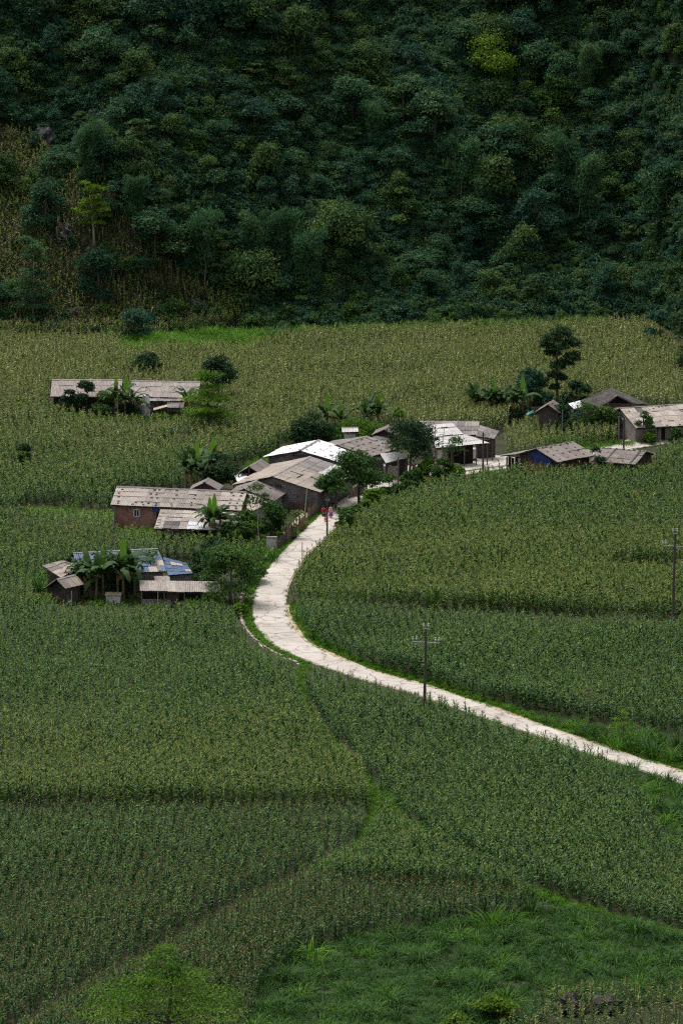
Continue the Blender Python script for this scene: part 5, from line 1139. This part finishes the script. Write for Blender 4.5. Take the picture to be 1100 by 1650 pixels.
def tall_dark_tree():
    rng = np.random.default_rng(50); b = at(897, 662); s = 12.2
    cl = []
    for u, v, r in ((884, 552, 1.25), (903, 541, 1.3), (919, 556, 1.2), (889, 572, 1.0), (921, 577, 1.05), (912, 587, .9), (897, 590, 1.0), (892, 607, .95), (905, 610, .7), (893, 624, .7), (878, 560, .8), (898, 560, 1.2)):
        cl.append(((u - 897) / s, rng.uniform(-1, 1), (662 - v) / s * 1.01, r, r, r * .72))
    place('tall_tree', 'tall dark tree with clumped crown standing in the ripening field', 'tree', [('crown', crown_mesh('crown', [(a, b, c, d_ * 1.15, e * 1.15, g_ * 1.15) for a, b, c, d_, e, g_ in cl], 15000, .27, 'leaf_dark', rng, inner=.15)), ('trunk', trunk_mesh('trunk', 9.6, .2, cl[:10], rng, 'bark', .05))], b)
tall_dark_tree()
GC = [grass_mesh('blades', 300 + i, 2.0, 60, 1.3, .06, 'grass_tall' if i else 'grass_light') for i in range(3)]
for i, (u, v, s) in enumerate([(930, 1178, .7), (953, 1190, .9), (972, 1198, .9), (992, 1210, .95), (1022, 1214, .95), (1052, 1222, 1.1), (1082, 1228, 1.0), (1062, 1202, 1.05), (1092, 1208, 1.0), (1035, 1200, .9), (1100, 1232, .95), (68, 958, 1.35), (52, 950, 1.2), (440, 905, .9), (852, 1476, 1.15), (790, 1500, 1.25)]):
    g = 'grass clumps on the bank by the lane' if i < 11 else None
    ORD = ['first', 'second', 'third', 'fourth', 'fifth', 'sixth', 'seventh', 'eighth', 'ninth', 'tenth', 'eleventh']; US = sorted([930, 953, 972, 992, 1022, 1052, 1082, 1062, 1092, 1035, 1100])
    lb = 'arching grass clump on the bank above the lane, %s from the left' % ORD[US.index(u)] if i < 11 else ['big grass clump left of the small open gabled shed', 'grass clump at the far left of the blue roofed farm', 'grass tuft below the garden wall', 'tall grass clump at the top of the fodder grass', 'dark grass clump left of the top fodder clump'][i - 11]
    o = bpy.data.objects.new('grass_clump', GC[i % 3]); COL.objects.link(o); o.location = tuple(at(u, v)); o.scale = (s * 1.25,) * 3; o.rotation_euler = (0, 0, i * 1.7); tag(o, lb, 'grass clump', g)

for i, (u, v, w, h, m, lb) in enumerate([(574, 846, 2.2, 2.2, 'leaf_mid', 'rounded bush at the lane edge left of the largest lane bush'), (589, 836, 2.0, 2.3, 'leaf_bright', 'bright bush touching the largest lane bush'), (646, 808, 2.2, 2.0, 'leaf_mid', 'low bush at the foot of the grey concrete pole'), (672, 788, 2.4, 2.2, 'leaf_mid', 'green bush between the cement tank and the bright shade tree bush'), (703, 782, 2.2, 2.1, 'leaf_mid', 'green bush between the two bushes under the shade tree'), (736, 776, 2.0, 1.8, 'leaf_bright', 'low bright bush at the field edge below the thin young tree')]): veg('bush', lb, 'bush', 0, u, v, w, h, m, 70 + i)

# bananas: stem and every leaf a mesh of its own
def banana_leaf(seed, L, W, lift, droop, mat):
    rng = np.random.default_rng(seed); V = []; Fc = []; segs = 12; p = np.array([0., 0, 0]); ang = lift
    for i in range(segs + 1):
        f = i / segs; w = W * (0.03 if f < .12 else (math.sin(math.pi * (.1 + .88 * (f - .12) / .88)) ** .55)) * .5 * (1 + (.2 if mat == 'leaf_banana' else .04) * rng.normal())
        sag = .35 * w; V += [p + (0, w, -sag), p, p + (0, -w, -sag)]
        p = p + np.array([math.cos(ang), 0, math.sin(ang)]) * L / segs; ang -= droop / segs * (.4 + 1.2 * f)
    for i in range(segs):
        k = 3 * i
        if i > 2 and mat == 'leaf_banana' and rng.random() < .16: Fc += [(k + 1, k + 2, k + 5, k + 4)]; continue
        Fc += [(k, k + 1, k + 4, k + 3), (k + 1, k + 2, k + 5, k + 4)]
    return np_mesh('leaf', np.array(V), np.array(Fc), [mat], [rng.uniform(.2, .8)] * len(V), smooth=True)
BL = [banana_leaf(400 + i, 2.3 + .25 * (i % 3), .54, lf, dr, 'leaf_banana') for i, (lf, dr) in enumerate([(1.3, 1.9), (1.15, 2.4), (1.0, 2.2), (1.4, 1.3), (.8, 2.1), (1.2, 2.9)])]
BY = banana_leaf(420, 2.1, .44, 1.5, .12, 'leaf_banana_young'); BD = banana_leaf(421, 1.7, .4, .2, 2.2, 'leaf_banana_dry')
def banana(u, v, h, label, seed, young=False, group=None, dry=True):
    rng = np.random.default_rng(seed); b = at(u, v); h *= 1.12; sh = h * .52
    o = bpy.data.objects.new('banana_plant', None); COL.objects.link(o); o.location = tuple(b); o.rotation_euler = (0, 0, rng.uniform(0, 6.28)); tag(o, label, 'banana plant', group)
    lx = rng.normal(0, .12); mb = MB(); mb.tube([(0, 0, -.1), (lx * .4, 0, sh * .5), (lx, 0, sh)], [.17, .14, .10], 8)
    me = bpy.data.meshes.new('stem'); me.from_pydata([tuple(x) for x in mb.V], [], mb.F); me.materials.append(MATS['banana_stem']); c = bpy.data.objects.new('stem', me); COL.objects.link(c); c.parent = o
    k = 11 if h > 4 else 8
    for i in range(k):
        c = bpy.data.objects.new('leaf', BL[rng.integers(0, 6)]); COL.objects.link(c); c.parent = o
        c.location = (lx, 0, sh - .05 * i); c.rotation_euler = (rng.normal(0, .22), rng.normal(0, .28), i * 2.4 + rng.normal(0, .3)); c.scale = (h / 4.3 * rng.uniform(.8, 1.1),) * 3
    if young:
        c = bpy.data.objects.new('leaf', BY); COL.objects.link(c); c.parent = o; c.location = (lx, 0, sh); c.rotation_euler = (0, 0, 1.4 - o.rotation_euler[2]); c.scale = (h / 4.0,) * 3; c['label'] = 'upright pale green young leaf'
    if dry:
        for i in range(2):
            c = bpy.data.objects.new('leaf', BD); COL.objects.link(c); c.parent = o; c.location = (lx, 0, sh - .25); c.rotation_euler = (0, 0, rng.uniform(0, 6.28)); c['label'] = 'withered brown hanging leaf'
BAN = [(186, 676, 4.7, 'banana plant in front of the gap between the far sheds, leftmost of three', 1), (202, 677, 4.9, 'banana plant in front of the gap between the far sheds, middle of three', 1), (216, 676, 4.4, 'banana plant before the porch of the far farmhouse, rightmost of three', 0),
       (301, 676, 4.6, 'banana plant at the right end of the far farmhouse', 0),
       (300, 794, 5.4, 'drooping dark banana plant behind the brick house roof', 0), (318, 792, 5.4, 'banana plant with bright upright leaf behind the brick house roof', 1), (343, 790, 5.6, 'banana plant with bright leaf rising from the dense shrub behind the brick house', 1),
       (338, 872, 4.4, 'bright banana plant before the brick house lean-to, left of the pair', 1), (356, 871, 4.6, 'banana plant before the brick house lean-to, right of the pair', 0),
       (138, 962, 4.6, 'short banana plant left of the tall clump by the blue roof', 0), (155, 968, 5.2, 'banana plant with bare brown stem, left in the tall clump by the blue roof', 0), (167, 966, 5.0, 'banana plant with low bright leaf in the clump by the blue roof', 1), (190, 964, 5.2, 'banana plant beside the low cistern', 0), (199, 966, 6.0, 'tallest banana plant by the blue roof with upright pale leaf', 1), (217, 962, 4.8, 'banana plant at the right of the tall clump by the blue roof', 0),
       (526, 702, 4.6, 'banana plant behind the white roof among dark shrubs', 1), (547, 702, 3.9, 'low banana plant beside the tiny white hut', 1),
       (587, 700, 4.8, 'dark banana plant behind the brown roof, left of three', 0), (598, 699, 4.9, 'dark banana plant behind the brown roof, middle of three', 0), (609, 700, 4.6, 'pale banana plant behind the brown roof, right of three', 1),
       (760, 676, 4.9, 'banana plant with shaggy brown stem, leftmost of the right grove', 0), (787, 676, 4.4, 'banana plant second from the left in the right grove', 0), (797, 677, 4.6, 'banana plant with bright leaf in the middle of the right grove', 1), (814, 676, 4.5, 'dark banana plant right of the middle of the right grove', 0), (827, 677, 4.4, 'dark banana plant next to the upright leaf of the right grove', 0), (841, 676, 5.0, 'banana plant with tall upright pale leaf at the right of the grove', 1)]
for i, (u, v, h, lb, yg) in enumerate(BAN): banana(u, v, h, lb, 500 + i, bool(yg))

for i, (u, v, h, lb, yg) in enumerate([(128, 960, 4.4, 'low banana plant between the small gabled shed and the tall clump', 0), (147, 962, 5.0, 'dark banana plant behind the bare stems of the tall clump', 0), (176, 960, 5.3, 'banana plant in the thick middle of the tall clump by the blue roof', 0), (208, 961, 5.4, 'banana plant just right of the tallest one by the blue roof', 0), (309, 795, 4.8, 'leaning banana plant between the two behind the brick house roof', 0), (347, 874, 4.9, 'taller banana plant in the middle before the brick house lean-to', 1), (770, 677, 4.3, 'low banana plant beside the shaggy leftmost one of the right grove', 0), (806, 678, 4.5, 'banana plant in the thick of the right grove', 0)]): banana(u, v, h, lb, 560 + i, bool(yg))
veg('shrub', 'dark undergrowth shrub behind the banana clump by the blue roof', 'shrub', 0, 165, 958, 4.6, 2.6, 'leaf_dark', 62)
veg('shrub', 'dark shrub between the bananas and the low open shed', 'shrub', 0, 213, 958, 3.0, 2.9, 'leaf_dark', 63)
veg('shrub', 'low dark shrub at the foot of the right banana grove', 'shrub', 0, 805, 676, 5.0, 1.9, 'leaf_dark', 64)
veg('shrub', 'dark shrub at the foot of the bananas by the far sheds', 'shrub', 0, 205, 676, 3.4, 1.9, 'leaf_dark', 65)
veg('shrub', 'shrub at the foot of the bananas before the brick house lean-to', 'shrub', 0, 366, 876, 3.6, 2.4, 'leaf_mid', 66)

# ------------------------------------------------------------------ rocks
def rock(u, v, w, h, label, mat, seed, f=hit, n=2):
    rng = np.random.default_rng(seed); bm = bmesh.new(); bmesh.ops.create_icosphere(bm, subdivisions=3, radius=1.0)
    for q in bm.verts:
        c = np.array(q.co); k = 1 + .22 * math.sin(c[0] * 4 + seed) * math.sin(c[1] * 5 + seed * 2) + .16 * math.sin(c[2] * 8 + c[0] * 6) + rng.normal(0, .06)
        q.co = Vector((c[0] * w / 2 * k, c[1] * w / 2 * k, c[2] * h * .62 * k + h * .3))
    me = bpy.data.meshes.new('boulder'); bm.to_mesh(me); bm.free(); me.materials.append(MATS[mat])
    o = bpy.data.objects.new('boulder', me); COL.objects.link(o); o.location = tuple(f(u, v)); o.rotation_euler = (0, 0, seed); tag(o, label, 'rock')
rock(918, 1632, 2.4, 1.7, 'dark boulder in the bottom right corner, left of the pair', 'dark_rock', 1, at)
rock(975, 1628, 2.9, 1.3, 'dark flat boulder in the bottom right corner, right of the pair', 'dark_rock', 2, at)
rock(150, 205, 2.8, 2.6, 'pale limestone outcrop high on the left slope', 'limestone', 3)
rock(75, 232, 3.0, 2.6, 'dark limestone outcrop above the withered maize', 'limestone', 4)
rock(218, 205, 1.8, 3.4, 'narrow pale limestone rock right of the high outcrop', 'limestone', 5)
rock(316, 498, 1.9, 1.6, 'pale limestone rock at the foot of the forest', 'limestone', 6)
rock(108, 388, 2.6, 2.6, 'dark rock in the withered maize beside the bright trunk', 'dark_rock', 7)
rock(120, 520, 2.4, 2.2, 'dark rock at the foot of the withered maize slope', 'dark_rock', 8)
rock(1020, 250, 3.6, 3.4, 'grey limestone face among the trees at right', 'limestone', 9)

# ------------------------------------------------------------------ forest on the hillside
HK = []
for i in range(4): HK.append(tree_kind('forest_tree', 600 + i, 5.2, 5.8, -.3, 'leaf_forest', 7000, .25, 15, ct=.45, out=.2))
for i in range(2): HK.append(tree_kind('forest_tree', 610 + i, 5.4, 5.4, -.3, 'leaf_forest_olive', 7000, .25, 15, ct=.45, out=.2))
for i in range(2): HK.append(tree_kind('forest_tree', 620 + i, 5.0, 6.6, -.3, 'leaf_forest_blue', 7000, .25, 15, ct=.45, out=.2))
HK.append(tree_kind('forest_tree', 630, 6.0, 5.4, .4, 'leaf_forest_olive', 5000, .3, 4, shape='layer', per=5, ct=.4))
HK.append(tree_kind('forest_tree', 631, 3.6, 7.6, -.3, 'leaf_forest', 5200, .28, 14, ct=.5, out=.2))
HK.append(tree_kind('forest_tree', 632, 7.2, 4.8, -.3, 'leaf_forest_olive', 6500, .3, 22, ct=.5, out=.2))
HK.append(tree_kind('forest_tree', 633, 4.4, 5.0, -.3, 'leaf_mid', 5000, .26, 12, ct=.5, out=.2))
PK = [plume_kind(640 + i, 5.6, 9.2, 'leaf_bamboo', 7500, .42) for i in range(3)]
taken = []
def hill_tree(label, u, v, kind, s, name='tree', cat='tree', sz=None, group=None):
    b = hit(u, v); b = b - np.array([0, 0, .2]); taken.append((b[0], b[1], 2.0 * s)); return place(name, label, cat, kind, b, s, RNG.uniform(0, 6.28), group, sz)
hill_tree('bright yellow green tree with bare pale trunk above the withered maize', 152, 400, tree_kind('t', 700, 6.4, 9.6, 4.0, 'leaf_yellowgreen', 5600, .27, 3, shape='layer', bark='pale_bark', per=6, r=.2, ct=.25, taper=.4), 1.0)
hill_tree('tall dark tiered tree with thin pale trunk on the withered maize slope', 54, 524, tree_kind('t', 701, 6.6, 12.6, 2.6, 'leaf_forest', 9000, .27, 5, shape='layer', bark='pale_bark', per=5, r=.17, ct=.4, taper=.3, out=.12), 1.0)
hill_tree('glowing yellow green tree high in the forest at upper right', 792, 150, tree_kind('t', 702, 9.4, 8.6, 2.4, 'leaf_yellowgreen', 6500, .33, 13, ct=.35, r=.22), 1.0)
hill_tree('small yellow flowering tree low in the middle of the forest', 563, 436, tree_kind('t', 703, 2.0, 2.6, .6, 'leaf_yellowgreen', 900, .26, 7), 1.0)
hill_tree('light green shrub at the foot of the forest right of the limestone rock', 285, 530, tree_kind('t', 704, 5.0, 4.2, .6, 'leaf_mid', 3200, .3, 10), 1.0)
hill_tree('dark round shrub at the foot of the withered maize slope', 222, 550, tree_kind('t', 705, 5.4, 4.6, .5, 'leaf_forest_blue', 3600, .3, 10), 1.0)
hill_tree('bright shrub in the withered maize below the yellow green tree', 176, 440, tree_kind('t', 706, 2.2, 1.9, .2, 'leaf_mid', 800, .3, 6), 1.0)
hill_tree('round green shrub at the left edge of the withered maize', 22, 405, tree_kind('t', 707, 2.0, 1.9, .2, 'leaf_mid', 800, .3, 6), 1.0)
hill_tree('pale flat-topped tree at the foot of the forest in the middle', 485, 500, tree_kind('t', 708, 7.0, 4.8, 1.6, 'leaf_mid', 3600, .3, 2, shape='layer', per=6), 1.0)
hill_tree('orange tinged layered tree above the right of the tall grass belt', 850, 505, tree_kind('t', 709, 5.0, 5.0, 1.2, 'leaf_forest_olive', 3000, .3, 3, shape='layer', per=5), 1.0)
BAM = [(332, 455, 1.25, 'tall bamboo-like plume left of the three pale plumes in mid forest'), (410, 445, 1.05, 'pale green plume in mid forest, left of the close pair'), (455, 450, 1.15, 'pale green plume in mid forest, right of the close pair'), (498, 490, 1.3, 'tall pale plume leaning out at the right of the mid forest group'), (742, 340, 1.2, 'bluish plume cluster in the forest right of the middle'), (778, 372, .9, 'shorter plume below the bluish plume cluster'), (905, 330, 1.3, 'large plume cluster in the right forest, upper one'), (935, 372, 1.25, 'large plume cluster in the right forest, lower one'), (145, 300, 1.05, 'dark drooping plume above the bright yellow green tree'), (215, 370, .95, 'drooping plume right of the bright yellow green tree'), (940, 165, 1.0, 'rounded plume high in the forest at far right'), (600, 250, .9, 'faint plume high in the middle of the forest')]
for i, (u, v, s, lb) in enumerate(BAM): hill_tree(lb, u, v, PK[i % 3], s, 'bamboo_clump', 'bamboo')
DRYPOLY = world_poly([(-150, 205), (60, 222), (150, 290), (235, 390), (325, 462), (405, 496), (400, 530), (250, 548), (0, 556), (-200, 570)], hit)
# random spacing on the slope
cand = np.column_stack([RNG.uniform(-75, 75, 9000), RNG.uniform(80, 185, 9000)]); keep = []
gridc = {}
for x, y in cand:
    dfoot = y - foot_y(x)
    if dfoot < 2.5 or dfoot > 74: continue
    if inside(DRYPOLY, np.array([x + RNG.normal(0, 1.6)]), np.array([y + RNG.normal(0, 1.6)]))[0] and RNG.random() > .03: continue
    if any((x - a) ** 2 + (y - b) ** 2 < (r * .62) ** 2 for a, b, r in taken): continue
    gx, gy = int(x // 3), int(y // 3); bad = False
    for i in (-1, 0, 1):
        for j in (-1, 0, 1):
            for q in gridc.get((gx + i, gy + j), ()):
                if (q[0] - x) ** 2 + ((q[1] - y) * 1.15) ** 2 < 3.05 ** 2: bad = True
    if bad: continue
    gridc.setdefault((gx, gy), []).append((x, y)); keep.append((x, y))
keep = np.array(keep); kz = terr(keep[:, 0], keep[:, 1]); ku, kv = proj(np.column_stack([keep, kz + 3]))
vis = (ku > -25) & (ku < 1125) & (kv > -35)
order = np.argsort(-kv); nput = 0; rest = []
MARKS = [(160, 340, 'the bright yellow green tree'), (65, 440, 'the tall dark tiered tree'), (790, 85, 'the glowing yellow green tree'), (563, 420, 'the small yellow tree'), (332, 370, 'the tall left plume'), (430, 370, 'the close pair of pale plumes'), (498, 410, 'the leaning pale plume'), (745, 260, 'the bluish plume cluster'), (915, 270, 'the large right plume cluster'), (150, 200, 'the high limestone outcrop'), (316, 487, 'the pale rock at the forest foot'), (1020, 240, 'the grey limestone face'), (485, 480, 'the pale flat-topped tree'), (850, 470, 'the orange tinged tree'), (1080, 520, 'the dark trees at the right edge'), (940, 140, 'the rounded high plume'), (600, 220, 'the faint high plume'), (0, 0, 'the top left corner'), (1100, 0, 'the top right corner'), (450, 60, 'the top of the slope left of centre'), (700, 480, 'the tall grass belt'), (1000, 400, 'the foot of the right forest'), (330, 100, 'the upper left slope'), (640, 120, 'the upper middle slope'), (1060, 120, 'the upper right slope')]
KN = ['rounded dark green'] * 4 + ['olive green'] * 2 + ['bluish dark green'] * 2 + ['flat-tiered olive', 'tall narrow green', 'broad spreading olive', 'fresh green']
def where(u, v):
    a = min(MARKS, key=lambda m: (m[0] - u) ** 2 + (m[1] - v) ** 2); du, dv = u - a[0], v - a[1]; r = math.hypot(du, dv)
    side = 'right of' if abs(du) >= abs(dv) and du > 0 else 'left of' if abs(du) >= abs(dv) else 'below' if dv > 0 else 'above'
    return ('just ' if r < 45 else 'well ' if r > 95 else '') + side + ' ' + a[2]
for i in order:
    x, y = keep[i]; s = float(np.clip(RNG.lognormal(-.14, .36), .42, 1.6)); k = int(RNG.choice(12, p=[.11, .11, .10, .09, .09, .08, .09, .08, .06, .08, .06, .05]))
    if vis[i] and nput < 300:
        sz = ' small' if s < .78 else ' large' if s > 1.2 else ''
        nput += 1; place('forest_tree', KN[k] + sz + ' tree ' + where(ku[i], kv[i]), 'tree', HK[k], (x, y, kz[i] - .25), s, RNG.uniform(0, 6.28), 'forest trees covering the hillside', s * RNG.uniform(.8, 1.2))
    else: rest.append((x, y, kz[i] - .25, k, s))
same = {}
for ob in COL.objects:
    if ob.get('group') == 'forest trees covering the hillside': same.setdefault(ob['label'], []).append(ob)
for lb, obs in same.items():
    if len(obs) > 1:
        obs.sort(key=lambda ob: proj(np.array(ob.location))[1])
        for q, ob in enumerate(obs):
            t = lb + ', ' + ('topmost' if q == 0 else 'lowest' if q == len(obs) - 1 else ['second', 'third', 'fourth', 'fifth', 'sixth'][min(q - 1, 4)] + ' from top')
            ob['label'] = t if len(t.split()) <= 16 else t.replace('rounded ', '').replace('spreading ', '').replace('well ', '')
print('forest trees', nput, 'rest', len(rest))
if rest:
    rest = np.array(rest); G_REST = scatter_group('forest_scatter', source_collection('forestcrown', [k[0][1] for k in HK]))
    scatter('forest', 'forest continuing along the hillside beyond the nearer trees', 'forest', rest[:, :3], G_REST, rest[:, 3].astype(int), rest[:, 4], .03)
SK = [tree_kind('shrub', 720 + i, 3.0, 2.3, -.2, m, 1500, .25, 8, out=.2)[0][1] for i, m in enumerate(['leaf_forest', 'leaf_forest_olive', 'leaf_forest_blue', 'leaf_forest', 'leaf_mid'])]
G_UNDER = scatter_group('undergrowth_scatter', source_collection('undergrowth', SK))
n = 19000; x, y = RNG.uniform(-75, 75, n), RNG.uniform(80, 185, n); df = y - foot_y(x)
k = (df > 0) & (df < 76) & (~inside(DRYPOLY, x, y) | (RNG.random(n) < .03 + .16 * (vnoise(x, y, .25, 21) > .45))); x, y = x[k], y[k]
m_ = 420; fx = RNG.uniform(-62, 62, m_); fy = foot_y(fx) + RNG.uniform(-3.0, 5, m_); kk = RNG.random(m_) < np.clip(.5 + .6 * vnoise(fx, fy, .3, 33), 0, 1); fx, fy = fx[kk], fy[kk]
scatter('undergrowth', 'loose bushes along the foot of the hill', 'undergrowth', np.column_stack([fx, fy, terr(fx, fy) - .1]), G_UNDER, RNG.choice([0, 1, 3, 4], len(fx)), RNG.uniform(.35, 1.0, len(fx)), .1)
scatter('undergrowth', 'dense shrubs covering the hillside between the trees', 'undergrowth', np.column_stack([x, y, terr(x, y) - .1]), G_UNDER, RNG.choice(5, len(x), p=[.3, .2, .25, .2, .05]), RNG.uniform(.5, 1.35, len(x)), .25)
# weeds strewn through the crops
n = 260; x, y = RNG.uniform(-45, 45, n), RNG.uniform(-250, 90, n); k = free_of(x, y); x, y = x[k], y[k]
scatter('weeds', 'weedy light green tufts scattered through the maize', 'weeds', np.column_stack([x, y, terr(x, y)]), G_TALL, RNG.integers(4, 6, len(x)), RNG.uniform(.7, 1.2, len(x)), .1)

# ------------------------------------------------------------------ villagers and washing
def person(u, v, label, top, bottom, pose='stand', s=1.0, face=-1.57, hair='black_hair'):
    b = at(u, v); o = thing('person', label, 'person', b); Vv = []; E = []; R = []
    def add(p, r, par=None):
        Vv.append(p); R.append(r)
        if par is not None: E.append((par, len(Vv) - 1))
        return len(Vv) - 1
    ph = .92 if pose == 'stand' else .45
    pel = add((0, 0, ph), .135); w = add((0, 0, ph + .2), .12, pel); ch = add((0.01, 0, ph + .42), .145, w); nk = add((.02, 0, ph + .58), .055, ch); hd = add((.03, 0, ph + .72), .092, nk); ht = add((.035, 0, ph + .81), .075, hd)
    for sgn in (-1, 1):
        sh = add((.01, sgn * .17, ph + .5), .06, ch); el = add((.05, sgn * .24, ph + .24), .045, sh)
        hn = add((.2, sgn * .16, ph + .12), .035, el); add((.27, sgn * .12, ph + .12), .03, hn)
        if pose == 'stand': hp = add((0, sgn * .09, ph - .05), .095, pel); kn = add((.03, sgn * .1, ph - .45), .065, hp); an = add((0, sgn * .1, .07), .045, kn); add((.14, sgn * .11, .035), .035, an)
        else: hp = add((.03, sgn * .1, ph - .02), .1, pel); kn = add((.42, sgn * .13, ph + .03), .07, hp); an = add((.4, sgn * .12, .07), .045, kn); add((.53, sgn * .12, .035), .035, an)
    me = bpy.data.meshes.new('body'); me.from_pydata([tuple(np.array(p) * s) for p in Vv], E, [])
    body = bpy.data.objects.new('body', me); COL.objects.link(body); body.parent = o
    md = body.modifiers.new('skin', 'SKIN'); sv = me.skin_vertices[0].data
    for i, r in enumerate(R): sv[i].radius = (r * s, r * s)
    sv[0].use_root = True; body.modifiers.new('sub', 'SUBSURF').levels = 1; body.modifiers['sub'].render_levels = 1
    me.materials.append(MATS['skin']); body.rotation_euler = (0, 0, face)
    def shell(name, rings, mat, n=12):
        mb = MB(); V = [(cx + rx * math.cos(t), cy + ry * math.sin(t), z) for cx, cy, z, rx, ry in rings for t in np.arange(n) * 6.2832 / n]
        Fc = [(i * n + j, i * n + (j + 1) % n, (i + 1) * n + (j + 1) % n, (i + 1) * n + j) for i in range(len(rings) - 1) for j in range(n)] + [tuple((len(rings) - 1) * n + j for j in range(n))]
        m2 = bpy.data.meshes.new(name); m2.from_pydata([tuple(np.array(p) * s) for p in V], [], Fc); m2.materials.append(MATS[mat]); c = bpy.data.objects.new(name, m2); COL.objects.link(c); c.parent = o; c.rotation_euler = (0, 0, face); return c
    shell('jacket', [(0, 0, ph - .08, .19, .22), (0, 0, ph + .1, .165, .2), (0, 0, ph + .3, .175, .22), (.01, 0, ph + .48, .16, .24), (.02, 0, ph + .57, .08, .09)], top)
    for sgn in (-1, 1):
        mb = MB(); q = [np.array(p) * s for p in ((.01, sgn * .18, ph + .51), (.05, sgn * .25, ph + .24), (.16, sgn * .18, ph + .14))]; mb.tube(q, [.085 * s, .07 * s, .058 * s], 8)
        m2 = bpy.data.meshes.new('sleeve'); m2.from_pydata([tuple(p) for p in mb.V], [], mb.F); m2.materials.append(MATS[top]); c = bpy.data.objects.new('sleeve', m2); COL.objects.link(c); c.parent = o; c.rotation_euler = (0, 0, face)
    if pose == 'stand': shell('skirt', [(.02, 0, .36, .30, .31), (.02, 0, .55, .26, .27), (0, 0, ph - .1, .19, .21), (0, 0, ph, .17, .2)], bottom)
    else: shell('skirt', [(.22, 0, ph - .16, .36, .28), (.2, 0, ph + .03, .33, .27), (.12, 0, ph + .1, .2, .22)], bottom)
    shell('hair', [(.0, 0, ph + .66, .085, .1), (.0, 0, ph + .76, .115, .11), (.01, 0, ph + .85, .1, .1), (.02, 0, ph + .9, .05, .05)], hair)
    return o
person(521, 833, 'person in a red jacket seated on a low stool against the block house', 'red_cloth', 'dark_cloth', 'sit', 1.05, -1.2)
mb = MB(); p = at(521, 833); mb.box(p + (.02, .05, 0), .4, .36, .3); tag(mb.build('stool', 'dark_timber'), 'low dark stool under the seated person in red', 'stool')
person(533, 836, 'person in a pink top and magenta skirt standing near the dark lane pole', 'pink_cloth', 'magenta_cloth', 'stand', .95, -2.4)
person(524, 842, 'small child in orange crouching at the kerb by the lane', 'orange_cloth', 'orange_cloth', 'sit', .62, -1.0)
person(666, 764, 'person in pink beside the trunk of the shade tree', 'pink_cloth', 'dark_cloth', 'stand', .95, -1.5)
person(601, 779, 'person in red and blue under the tree by the cement tank', 'red_cloth', 'blue_cloth', 'stand', .95, -1.4)
for u, v, z, m, lb in ((642.5, 764, 1.0, 'yellow_cloth', 'yellow cloth hung under the workshop roof'), (644, 764, .35, 'red_cloth', 'dark red cloth hung below the yellow cloth in the workshop'), (648.5, 763.5, .75, 'pink_cloth', 'pink cloth hung at the right of the workshop'), (652, 763, 1.3, 'orange_cloth', 'orange cloth hung at the back right of the workshop'), (512, 824, 1.1, 'blue_cloth', 'blue cloth hung at the corner of the block house'), (579, 801, .9, 'blue_cloth', 'pale blue cloth hung on the palisade')):
    p = at(u, v); V = []; Fc = []
    for i in range(6):
        x = p[0] + .48 * (i / 5 - .5); V += [(x, p[1] + .05 * math.sin(i * 2.1), p[2] + z + .62), (x * 1.0 + .02 * math.sin(i), p[1] + .08 * math.sin(i * 2.1 + .5), p[2] + z + .03 * math.sin(i * 3))]
    Fc = [(2 * i, 2 * i + 2, 2 * i + 3, 2 * i + 1) for i in range(5)]
    o = link_mesh('hung_cloth', V, Fc, m, smooth=True); md = o.modifiers.new('thick', 'SOLIDIFY'); md.thickness = .02; tag(o, lb, 'cloth')
